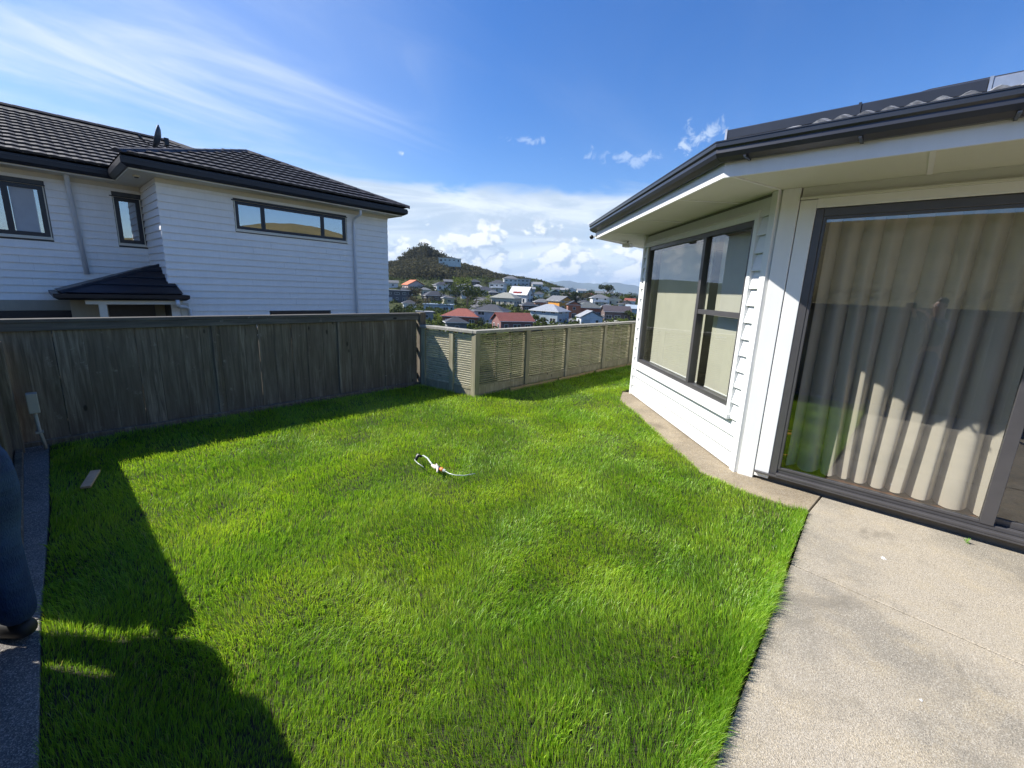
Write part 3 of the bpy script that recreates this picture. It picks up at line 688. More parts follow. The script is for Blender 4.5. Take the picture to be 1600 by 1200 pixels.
# ------------------------------------------------------------------ timber fences
def paling_fence(label, name, x0, x1, y, top, wid, mcap, axis='x', posts=(), cap=True, gapf=.3, lo=-.02):
    """palings run along x at depth y (face towards -y), or along y at depth x (face towards +x)"""
    t = thing(name, label, 'fence', ((x0, y, 0) if axis == 'x' else (y, x0, 0)), 'dark timber paling fences')
    def tr(a, b): return (a, b) if axis == 'x' else (b, a)
    sg = 1 if axis == 'x' else -1
    a = x0
    while a < x1 - .03:
        w_ = min(wid * random.uniform(.86, 1.12), x1 - a); gp = random.uniform(.002, .005) if random.random() < gapf else .001
        dz = random.uniform(-.008, .008); o = random.uniform(-.004, .004); tl = random.uniform(-.004, .004)
        mb = MB(); b0, b1 = y + sg * o, y + sg * (o + .019)
        lo0, hi0 = min(b0, b1), max(b0, b1)
        pts = [(a, lo0), (a + w_ - gp, lo0), (a + w_ - gp, hi0), (a, hi0)]
        vs_ = [tr(p, q) + (lo,) for p, q in pts] + [tr(p + tl, q) + (top - .045 + dz,) for p, q in pts]
        fs_ = [(0, 3, 2, 1), (4, 5, 6, 7), (0, 1, 5, 4), (1, 2, 6, 5), (2, 3, 7, 6), (3, 0, 4, 7)]
        mb.add(vs_, fs_); bevel(link('paling', mb.mesh('paling', FENCE), t), .003, 1)
        a += w_
    def B3(p0, p1, q0, q1, z0, z1, nm, mt, bv=.004):
        mb = MB(); q0, q1 = y + sg * q0, y + sg * q1
        if axis == 'x': mb.box(p0, p1, min(q0, q1), max(q0, q1), z0, z1)
        else: mb.box(min(q0, q1), max(q0, q1), p0, p1, z0, z1)
        return bevel(link(nm, mb.mesh(nm, mt), t), bv, 1)
    for z in (.16, .58, top - .17): B3(x0, x1, .026, .07, z - .04, z + .04, 'rail', mcap)
    for p in posts:
        B3(p - .05, p + .05, .071, .17, -.5, top - .02, 'post', FENCE)
        B3(p - .022, p + .022, -.024, -.006, .0, top - .06, 'cover_strip', FENCE)
    if cap:
        n_ = max(1, round((x1 - x0) / 2.2))
        for i in range(n_):
            s_, e_ = x0 + (x1 - x0) * i / n_, x0 + (x1 - x0) * (i + 1) / n_ - .002
            B3(s_, e_, -.035, .10, top - .012, top + .022, 'cap_rail', mcap)
        B3(x0, x1, -.028, -.007, top - .085, top - .0125, 'fascia_rail', mcap)
    B3(x0, x1, -.055, -.008, -.05, .05, 'plinth_board', FENCE)
    return t
FY = 5.80; FH = 1.15
far_f = paling_fence('long dark weathered paling fence at the back of the lawn before the neighbouring house', 'paling_fence', -.30, 4.16, FY, FH, .19, FENCEX, posts=(1.36, 2.83))
B = MB().box(4.165, 4.275, FY - .06, FY + .05, -.4, FH + .03); bevel(link('end_post', B.mesh('end_post', FENCE), far_f), .005, 1)
side_f = paling_fence('low dark paling fence at the left edge running towards the camera', 'paling_fence', 3.06, 5.72, -.27, .99, .15, FENCEY, 'y', posts=(3.2, 4.5), gapf=.45)
B = MB().box(-.37, -.205, 5.60, 5.72, -.3, 1.0); bevel(link('end_post', B.mesh('end_post', FENCE), side_f), .005, 1)

near_f = paling_fence('taller dark paling fence on the near side of the gateway, beside the patio', 'paling_fence', -2.0, 2.92, -.52, 1.55, .15, FENCEY, 'y', posts=(2.2, .8, -.6), gapf=.45)

def slat_fence(label, w, L, posts, top, m, n_sl, z0, battens, postm=POST, pw=.095, skip=False, fill=.62, group='slatted timber fences'):
    t = thing('slat_fence', label, 'fence', w.P(0, 0, 0), group)
    ps = list(posts); pit = (top - .06 - z0) / n_sl
    me_ = MB().box(0, 1, -.006, .006, 0, pit * fill).mesh('slat', m)
    for i in range(len(ps) - 1):
        a, b = ps[i] + pw / 2 + .001, ps[i + 1] - pw / 2 - .001
        for k_ in range(n_sl):
            Mx = w.M(a, z0 + k_ * pit + random.uniform(-.0007, .0007), -.004 + random.uniform(-.001, .001), b - a) @ Matrix.Rotation(random.uniform(-.0009, .0009), 4, 'Y') @ Matrix.Rotation(R(18), 4, 'X')
            link('slat', me_, t, Mx)
        for q in battens:
            c = a + (b - a) * q; mb = MB(); w.box(mb, c - .010, c + .010, z0 - .02, top - .05, -.045, -.018); link('batten', mb.mesh('batten', FENCEX), t)
        mb = MB(); w.box(mb, a, b, -.06, z0 - .035, -.03, .012); link('plinth_board', mb.mesh('plinth_board', postm), t)
        mb = MB(); w.box(mb, a, b, z0 - .033, z0 - .002, -.02, .018); link('bottom_rail', mb.mesh('bottom_rail', postm), t)
    for p in (ps[:-1] if skip else ps):
        mb = MB(); w.box(mb, p - pw / 2, p + pw / 2, -.4, top - .045, -.055, .04); bevel(link('post', mb.mesh('post', postm), t), .004, 1)
    mb = MB(); w.box(mb, ps[0] - .06, ps[-1] + (0 if skip else .06), top - .045, top, -.085, .06); bevel(link('cap_rail', mb.mesh('cap_rail', RAILW), t), .005, 1)
    return t
WL_ = Wall(4.365, 4.64, 0)
slat_fence('long slatted timber fence with pale top rail right of the corner post overlooking the suburb', WL_, 11, (.0, 1.16, 2.33, 3.68, 4.88, 6.2, 7.5, 8.9, 10.3), .99, SLAT, 23, .15, (.36, .68))
WJ = Wall(4.215, 5.735, math.atan2(-1.085, .145))
slat_fence('short slatted timber return fence joining the tall paling fence to the corner post', WJ, 1.1, (.03, .64, 1.085), .988, SLATY, 23, .12, (.5,), pw=.085, skip=True, fill=.76)
for (xx, yy, a, L) in ((5.44, 4.56, -1.0, .11), (6.56, 4.56, -1.0, .12), (7.9, 4.56, -1.0, .12)):
    st_ = MB().box(-.012, .012, 0, L, -.01, .045, M=Matrix.Translation((xx, yy, 0)) @ Matrix.Rotation(a + 2.6, 4, 'Z'))
    tag(bevel(link('timber_peg', st_.mesh('timber_peg', EDGE)), .002, 1), {5.44: 'pale timber peg at the foot of the slatted fence nearest the corner post', 6.56: 'pale timber peg at the foot of the second slatted bay', 7.9: 'pale timber peg at the foot of the third slatted bay'}[xx], 'timber peg', 'pegs along the slatted fence')
eb = thing('lawn_edging', 'thin pale timber edging board curving along the foot of the slatted fence', 'edging', (4.9, 4.56, 0))
for i in range(6):
    a = 5.0 + i * 1.3; p0 = (a, 4.50 - .02 * (i % 2)); p1 = (a + 1.28, 4.53 - .03 * ((i + 1) % 2))
    mb = MB().add([(p0[0], p0[1], -.02), (p1[0], p1[1], -.02), (p1[0], p1[1] + .02, -.02), (p0[0], p0[1] + .02, -.02), (p0[0], p0[1], .05), (p1[0], p1[1], .045), (p1[0], p1[1] + .02, .045), (p0[0], p0[1] + .02, .05)], [(0, 3, 2, 1), (4, 5, 6, 7), (0, 1, 5, 4), (1, 2, 6, 5), (2, 3, 7, 6), (3, 0, 4, 7)])
    link('edging_board', mb.mesh('edging_board', EDGE), eb)

# ------------------------------------------------------------------ own house (right)
rh = thing('white_house', 'single storey white weatherboard house on the right with dark aluminium joinery', 'house', (5, 1, 0))
Cx, Cy = 4.27, .93; E = (6.48, 3.14); LW = math.hypot(E[0] - Cx, E[1] - Cy); SZ = 2.48
WA = Wall(E[0], E[1], R(-135))            # angled wall, s from the far corner
WD = Wall(Cx, Cy, R(-90))                 # door wall
PB = .152
wy0, wy1, wz0, wz1 = .22, LW - .26, .565, 2.29
boards(rh, WA, .05, LW - .075, .02, SZ - .03, PB, BOARDW, [(wy0 - .055, wy1 + .055, wz0 - .10, wz1 + .055)])
window(rh, WA, wy0, wy1, wz0, wz1, ALU, GLASSW, cols=(LW - 1.18,), rows=((1, 1.44),), fw=.05, o=.012, depth=.07, sill=WHITE, trim=WHITE, tw=.055)
fl_ = MB(); WA.box(fl_, wy0 - .06, wy1 + .06, wz1 + .056, wz1 + .066, 0, .05); link('head_flashing', fl_.mesh('flashing', WHITE), rh)
cp = MB(); WA.box(cp, -.02, .052, 0, SZ, -.02, .034); bevel(link('corner_board', cp.mesh('corner_board', WHITE), rh), .003, 1)
cp = MB(); WA.box(cp, LW - .075, LW + .008, 0.0, SZ, -.02, .034); bevel(link('corner_board', cp.mesh('corner_board', WHITE), rh), .003, 1)
cp = MB(); WD.box(cp, .014, .142, .0, SZ, -.02, .030); bevel(link('corner_board', cp.mesh('corner_board', WHITE), rh), .003, 1)
cp = MB(); WD.box(cp, .148, .262, .03, SZ - .1, -.02, .026); bevel(link('door_architrave', cp.mesh('architrave', WHITE), rh), .003, 1)
cp = MB(); WD.box(cp, .262, 6.0, 2.315, 2.385, -.02, .027); bevel(link('door_head_board', cp.mesh('head_board', WHITE), rh), .003, 1)
cp = MB(); WD.box(cp, .15, 6.0, 2.385, 2.40, -.02, .05); WD.box(cp, .15, 6, 2.402, SZ, -.02, .012); link('head_trim', cp.mesh('head_trim', SOFFIT), rh)
bk = MB()                                    # backing behind the boards, round the window opening
WA.box(bk, 0, wy0 - .02, 0, SZ, -.12, -.001); WA.box(bk, wy1 + .02, LW, 0, SZ, -.12, -.001)
WA.box(bk, wy0 - .02, wy1 + .02, 0, wz0 - .02, -.12, -.001); WA.box(bk, wy0 - .02, wy1 + .02, wz1 + .02, SZ, -.12, -.001)
link('wall_lining', bk.mesh('wall_lining', ROOMW), rh)
WE = Wall(E[0] + 9, E[1], math.pi)           # far wall facing +y
boards(rh, WE, 0, 9, .02, SZ - .03, PB, BOARDW)
# sliding door: frame, leaves, panes
DZ0, DZ1, DE = .085, 2.31, 4.6
df = MB(); WD.box(df, .264, .264 + .055, DZ0, DZ1, -.10, .022); WD.box(df, .319, DE, DZ1 - .06, DZ1, -.10, .020); WD.box(df, DE, DE + .055, DZ0, DZ1, -.10, .022)
WD.box(df, .319, DE, DZ0, DZ0 + .022, -.10, .055); WD.box(df, .319, DE, DZ0 + .023, DZ0 + .05, -.045, -.030); WD.box(df, .319, DE, DZ0 + .023, DZ0 + .05, -.095, -.08); WD.box(df, .319, DE, DZ0 + .023, DZ0 + .055, -.004, .012)
door = bevel(link('sliding_door', df.mesh('door_frame', ALU), rh), .003, 1)
def leaf(a, b, o, fixed=False):
    mb = MB(); f = .020 if fixed else .045; lo = DZ0 + .052
    WD.box(mb, a, a + f, lo, DZ1 - .061, o - .018, o + .018); WD.box(mb, b - .07, b, lo, DZ1 - .061, o - .018, o + .018)
    WD.box(mb, a + f, b - .07, lo, lo + f, o - .017, o + .017); WD.box(mb, a + f, b - .07, DZ1 - .061 - f, DZ1 - .061, o - .017, o + .017)
    l_ = bevel(link('door_leaf', mb.mesh('door_leaf', ALU), door), .002, 1)
    p = MB().add([WD.P(a + f, lo + f, o), WD.P(b - .07, lo + f, o), WD.P(b - .07, DZ1 - .061 - f, o), WD.P(a + f, DZ1 - .061 - f, o)], [(0, 1, 2, 3)])
    return link('pane', p.mesh('pane', GLASS), door)
leaf(.320, 1.625, .0, True); leaf(1.56, 2.9, -.055); leaf(2.9, 4.58, .0, True)
fn = MB(); WD.box(fn, -.0, 6, -.3, .072, -.1, -.02); link('foundation', fn.mesh('foundation', plain('foundation_concrete', (.16, .14, .11), .9)), rh)
tr_ = MB(); WD.box(tr_, .15, 6, .073, .0845, -.1, .06); link('door_sill', tr_.mesh('door_sill', ALU), rh)
wl = MB(); WD.box(wl, DE + .06, 6.5, 0, SZ, -.12, 0); link('end_wall', wl.mesh('end_wall', BOARDW), rh)
# room behind the glass
fr_ = MB(); fr_.add([(4.38, .95, .10), (6.4, 3.0, .10), (9, 3.0, .10), (9, -5.4, .10), (4.38, -5.4, .10)], [(0, 4, 3, 2, 1)]); link('timber_floor', fr_.mesh('floor', TIMBER), rh)
rw = MB(); rw.box(8.9, 9.0, -5.4, 3.0, 0, SZ); rw.box(4.4, 9, -5.5, -5.4, 0, SZ); rw.box(6.6, 9, 2.9, 3.0, 0, SZ)
link('room_wall', rw.mesh('room_wall', ROOMW), rh)
# soffit
sf = MB(); sp2 = [(3.545, -6), (3.545, 1.155), (6.32, 3.93), (15.5, 3.93), (15.5, -6)]
sf.add([(x, y, SZ) for x, y in sp2] + [(x, y, SZ + .02) for x, y in sp2], [(0, 1, 2, 3, 4), (9, 8, 7, 6, 5), (0, 5, 6, 1), (1, 6, 7, 2), (2, 7, 8, 3)])
link('soffit', sf.mesh('soffit', SOFFIT), rh)
sj = MB(); a_ = Vector((3.56, 1.14, SZ - .001)); b_ = Vector((4.22, .94, SZ - .001)); nrm = (b_ - a_).normalized().cross(Vector((0, 0, 1)))
sj.add([a_ + nrm * .012, b_ + nrm * .012, b_ - nrm * .012, a_ - nrm * .012] + [p + Vector((0, 0, -.006)) for p in (a_ + nrm * .012, b_ + nrm * .012, b_ - nrm * .012, a_ - nrm * .012)], [(0, 1, 2, 3), (7, 6, 5, 4), (0, 4, 5, 1), (1, 5, 6, 2), (2, 6, 7, 3), (3, 7, 4, 0)])
link('soffit_joiner', sj.mesh('soffit_joiner', WHITE), rh)
EV = [(15.5, 3.93), (6.32, 3.93), (3.545, 1.155), (3.545, -6)]      # outside on the right-hand side
gutter(rh, EV, 2.455, WHITE, [(0, 0), (.02, 0), (.02, .18), (0, .18)], 'fascia_board')
RP = [(.022, 0), (.06, -.004), (.105, .018), (.118, .045), (.112, .072), (.126, .085), (.126, .112), (.108, .118), (.10, .112), (.022, .112)]
gutter(rh, EV, 2.555, GUT, RP)
g_lip = [(.100, .114), (.130, .114), (.130, .122), (.100, .122)]
gutter(rh, EV, 2.555, GUT, g_lip, 'gutter_lip')
for yy in (.05, -1.15, -2.35):
    link('soffit_joint', MB().box(3.57, 4.24, yy - .014, yy + .014, SZ - .006, SZ - .001).mesh('soffit_joint', WHITE), rh)
for q in (.9, 2.1, 3.3):
    cx, cy = 3.545 + q * .7071, 1.155 + q * .7071; link('soffit_joint', MB().box(-.0, .60, -.012, .012, SZ - .006, SZ - .001, M=Matrix.Translation((cx + .02, cy - .02, 0)) @ Matrix.Rotation(R(-45), 4, 'Z')).mesh('soffit_joint', WHITE), rh)
for i in range(7):
    yy = 1.0 - i * .62; link('gutter_bracket', MB().box(3.39, 3.53, yy - .008, yy + .008, 2.545, 2.553).mesh('gutter_bracket', GUT), rh)
# roof
def inset(P, d):
    out = []
    Q = [Vector(p) for p in P]
    for i in range(len(Q)):
        ns = []
        for a, b in ((i - 1, i), (i, i + 1)):
            if a >= 0 and b < len(Q): e_ = (Q[b] - Q[a]).normalized(); ns.append(Vector((-e_.y, e_.x)))
        q = ns[0] if len(ns) == 1 else (ns[0] + ns[1]) / (1 + ns[0].dot(ns[1]))
        out.append(Q[i] + q * d)
    return out
EV2 = [Vector(p) for p in inset(EV, .02)]; top_ = inset(EV, 2.3); RK = .404; rz0 = 2.635
rf = MB(); n_ = len(EV2)
rf.add([(p.x, p.y, rz0) for p in EV2] + [(p.x, p.y, rz0 + 2.28 * RK) for p in top_], [(i, n_ + i, n_ + i + 1, i + 1) for i in range(n_ - 1)] + [(n_, n_ + 1, n_ + 2, n_ + 3)][:0])
link('roof', rf.mesh('roof', DECK), rh)
RT_ = tile_mesh(RTILE, 'roof_tile', .026, .026, 12, .26, .30)
sl2 = math.atan(RK)
def lay2(org, ang, rows, x0, x1, inside):
    return lay(rh, RT_, org, ang, inside, rows, x0, x1, .26, .30, sl2)
# slope above the door: rises towards +x.  direction of travel -y
c_ = lay2((EV2[2].x, EV2[2].y, rz0), R(-90), 3, -1.2, 4.6, lambda x, y: x > y * .4142 + .02)
c_ += lay2((EV2[1].x, EV2[1].y, rz0), R(-135), 3, 0, 4.2, lambda x, y: x > y * .4142 and x < (EV2[2] - EV2[1]).length - y * .4142)
print('own roof tiles', c_)
# folded metal flashing standing on that slope, in three lengths
def roof_flashing(y0, y1, m, endm, label):
    x0 = 4.26; zb_ = rz0 + (x0 - EV2[2].x) * RK
    mb = MB().prism([(0, .03), (0, .10), (.015, .108), (.30, .115), (.30, .10), (.03, .085), (.03, .03)], lambda p, q: (x0 + p, y0, zb_ + q), lambda p, q: (x0 + p, y1, zb_ + q))
    o = bevel(link('roof_flashing', mb.mesh('roof_flashing', m), rh), .003, 1); o['label'] = label
    link('flashing_end', MB().box(x0 - .004, x0 + .2, y1 + .001, y1 + .018, zb_ + .0, zb_ + .112).mesh('flashing_end', endm), o)
roof_flashing(.52, 1.42, GUT, SILVER, 'charcoal flashing with a silver end at the eave corner')
roof_flashing(-.13, .505, GUT, GUT, 'charcoal flashing in the middle')
roof_flashing(-2.2, -.15, SILVER, SILVER, 'silver flashing at the right edge')

# things fixed under the far eave
cmr = thing('security_camera', 'small black security camera under the far corner of the right eave', 'security camera', (6.26, 3.9, 2.49))
link('camera_body', MB().tube([(6.12, 3.90, 2.452), (6.02, 3.84, 2.446)], .03, 12).mesh('camera_body', BLACK, True), cmr)
link('camera_arm', MB().tube([(6.26, 3.90, 2.49), (6.13, 3.905, 2.453)], .014, 6).mesh('camera_arm', WHITE, True), cmr)
lmp = thing('eave_lamp', 'small white flood lamp under the far corner of the eave', 'lamp', (6.62, 3.7, 2.45))
bevel(link('lamp_head', MB().box(6.93, 7.07, 3.66, 3.80, 2.38, 2.44).mesh('lamp_head', WHITE), lmp), .01)
link('lamp_stem', MB().tube([(7.0, 3.73, 2.44), (7.0, 3.73, 2.48)], .02).mesh('lamp_stem', WHITE), lmp)

# curtain
def curtain(label, sA, sB, depth, seed):
    nx, nz = 420, 40; V = []; rs = random.Random(seed)
    ph = [0.0]
    for i in range(nx): ph.append(ph[-1] + (sB - sA) / nx / (.140 * (1 + .22 * math.sin(i * .037 + seed))) )
    for j in range(nz + 1):
        z = .125 + (2.27 - .125) * j / nz; tz = j / nz
        for i in range(nx + 1):
            s_ = sA + (sB - sA) * i / nx; f = ph[i] * 2 * math.pi
            am = .030 + .034 * (1 - tz) ** .6 + .010 * math.sin(ph[i] * .9 + 1)
            o = -depth + am * (2.1 * abs(math.cos(f / 2 + .25 * math.sin(ph[i] * 1.7))) ** .75 - 1.2) - .03 * math.sin(ph[i] * .43) * (1 - tz) + .04 * (1 - tz) ** 3
            shift = .016 * math.cos(f) * (1 - tz) + (.05 * (1 - tz) ** 2) * math.sin(ph[i] * .8)
            ed = max(0, (i / nx - .9) / .1); shift -= ed * .10 * (1 - tz) ** 4 * 0
            p = WD.P(s_ + shift, z + (.012 * math.sin(f + .5) if j == 0 else 0), o); V.append(p)
    F = [(j * (nx + 1) + i, j * (nx + 1) + i + 1, (j + 1) * (nx + 1) + i + 1, (j + 1) * (nx + 1) + i) for j in range(nz) for i in range(nx)]
    return tag(link('curtain', MB().add(V, F).mesh('curtain', CURTAIN, True)), label, 'curtain')
curtain('full length beige curtain hanging in folds behind the sliding glass door', .335, 1.60, .27, 1)
rod = MB().tube([WD.P(.3, 2.29, -.27), WD.P(4.5, 2.29, -.27)], .012); tag(link('curtain_rail', rod.mesh('curtain_rail', WHITE)), 'white curtain rail along the top of the sliding door', 'curtain rail')
# roller blinds
c0 = LW - 1.18
for lab, a, b, lo, hi in (('wide beige roller blind behind the large left pane of the angled window', wy0 + .14, c0 - .05, .60, 2.22),
                          ('narrow beige roller blind behind the small upper and lower panes of the angled window', c0 + .14, wy1 - .06, .60, 2.22)):
    bl = thing('roller_blind', lab, 'roller blind', WA.P(a, lo, -.12), 'roller blinds in the angled window')
    mb = MB(); WA.box(mb, a, b, lo, hi, -.122, -.120); link('blind_cloth', mb.mesh('blind_cloth', BLIND), bl)
    mb = MB().tube([WA.P(a, lo, -.121), WA.P(b, lo, -.121)], .009, 6); link('bottom_bar', mb.mesh('bottom_bar', WHITE), bl)
    mb = MB().tube([WA.P(a, hi, -.15), WA.P(b, hi, -.15)], .025, 8); link('blind_roller', mb.mesh('roller', WHITE), bl)

# ------------------------------------------------------------------ small things on the lawn and patio
sw = thing('hose_sprinkler', 'clear garden hose end with orange connector and black nozzle lying on the lawn', 'sprinkler', (2.38, 2.95, .04))
def gp(u, v, z):
    q = sight(u, v); t = (z - 1.6) / q[2]; return Vector((0, 0, 1.6)) + Vector(q) * t
HOSE = plain('clear_hose', (.50, .55, .50), .25); ORANGE = plain('orange_plastic', (.75, .22, .06), .4); PINK = plain('pale_grey_plastic', (.70, .62, .56), .45)
A0 = [gp(656, 713, .07), gp(662, 712, .085), gp(668, 716, .085), gp(673, 723, .07), gp(677, 728, .055)]
link('hose', MB().tube(A0, .007, 8).mesh('hose', HOSE, True), sw)
link('hose_tail', MB().tube([gp(694, 735, .055), gp(702, 740, .058), gp(712, 742.5, .06), gp(726, 743, .06), gp(742, 740, .055)], .0045, 8).mesh('hose_tail', HOSE, True), sw)
link('thin_loop', MB().tube([gp(650, 714, .07), gp(648, 719, .06), gp(652, 723, .06), gp(662, 730, .055)], .004, 6).mesh('thin_loop', HOSE, True), sw)
link('nozzle', MB().tube([gp(650, 718, .06), gp(653, 711, .075), gp(658, 713, .08)], [.014, .02, .013], 8).mesh('nozzle', BLACK, True), sw)
link('connector_body', MB().tube([gp(675, 727, .058), gp(681, 730, .06), gp(686, 732, .058)], [.011, .021, .019], 10).mesh('connector_body', PINK, True), sw)
link('connector_trigger', MB().tube([gp(682, 725, .06), gp(684, 731, .065), gp(683, 738, .06)], [.006, .012, .005], 8).mesh('connector_trigger', PINK, True), sw)
link('connector_ring', MB().tube([gp(686, 731.5, .058), gp(688, 733, .058)], .020, 10).mesh('connector_ring', BLACK), sw)
link('connector_collar', MB().tube([gp(688, 732.6, .058), gp(693, 735, .056)], [.019, .016], 10).mesh('connector_collar', ORANGE, True), sw)
link('hose_nut', MB().tube([gp(693, 735, .056), gp(696, 736, .056)], [.0165, .011], 10).mesh('hose_nut', HOSE), sw)
pk = MB().box(-.030, .030, -.125, .125, 0, .018, M=Matrix.Translation(gp(142, 750, .045)) @ Matrix.Rotation(R(-18), 4, 'Z') @ Matrix.Rotation(R(7), 4, 'X'))
tag(bevel(link('timber_offcut', pk.mesh('timber_offcut', plain('raw_pine', (.52, .34, .20), .8, 0, .15, 12))), .002, 1), 'short pale timber offcut lying in the shaded grass on the left', 'timber offcut')
ub = thing('utility_box', 'weathered grey utility box with a pipe below it in the left corner of the fences', 'utility box', (-.105, 5.6, .02))
bevel(link('box_cover', MB().box(-.135, -.065, 5.56, 5.64, .36, .54).mesh('box_cover', PVC), ub), .006)
link('conduit', MB().tube([(-.10, 5.60, .36), (-.095, 5.60, .2), (-.075, 5.58, .02)], .014, 8).mesh('conduit', PVC, True), ub)
link('conduit_clip', MB().box(-.12, -.07, 5.57, 5.63, .17, .185).mesh('conduit_clip', PVC), ub)
def splat(u, v, r, lab):
    c = gp(u, v, .0); mb = MB(); n = 18; V = [(c.x, c.y, .004)]
    for i in range(n):
        a = 2 * math.pi * i / n; q = r * random.uniform(.5, 1.3); V.append((c.x + q * math.cos(a), c.y + q * .7 * math.sin(a), .0015))
    mb.add(V, [(0, 1 + i, 1 + (i + 1) % n) for i in range(n)]); tag(link('bird_dropping', mb.mesh('bird_dropping', WHITE)), lab, 'bird dropping', 'droppings on the patio')
splat(1380, 872, .022, 'larger white bird dropping on the patio below the sliding door'); splat(1439, 1094, .008, 'tiny white bird dropping near the middle of the patio')
wd = thing('weed', 'small green weed growing from the gap under the door sill', 'weed', tuple(gp(1512, 850, 0)))
for i in range(7):
    b = gp(1512, 850, 0) + Vector((random.uniform(-.01, .01), random.uniform(-.01, .01), 0)); a = random.uniform(0, 6.28); h_ = random.uniform(.02, .05)
    e_ = b + Vector((math.cos(a) * .02, math.sin(a) * .02, h_)); s_ = Vector((.003, .003, 0))
    link('leaf', MB().add([b - s_, b + s_, e_], [(0, 1, 2)]).mesh('leaf', plain('weed_leaf', (.12, .24, .03), .6)) if i == 0 else bpy.data.objects[wleaf].data.copy(), wd) if False else None
    lm = bpy.data.materials.get('weed_leaf') or plain('weed_leaf', (.12, .24, .03), .6)
    mid = b.lerp(e_, .5) + Vector((0, 0, .006)); link('leaf', MB().add([b, mid - s_, e_, mid + s_], [(0, 1, 2, 3)]).mesh('leaf', lm), wd)

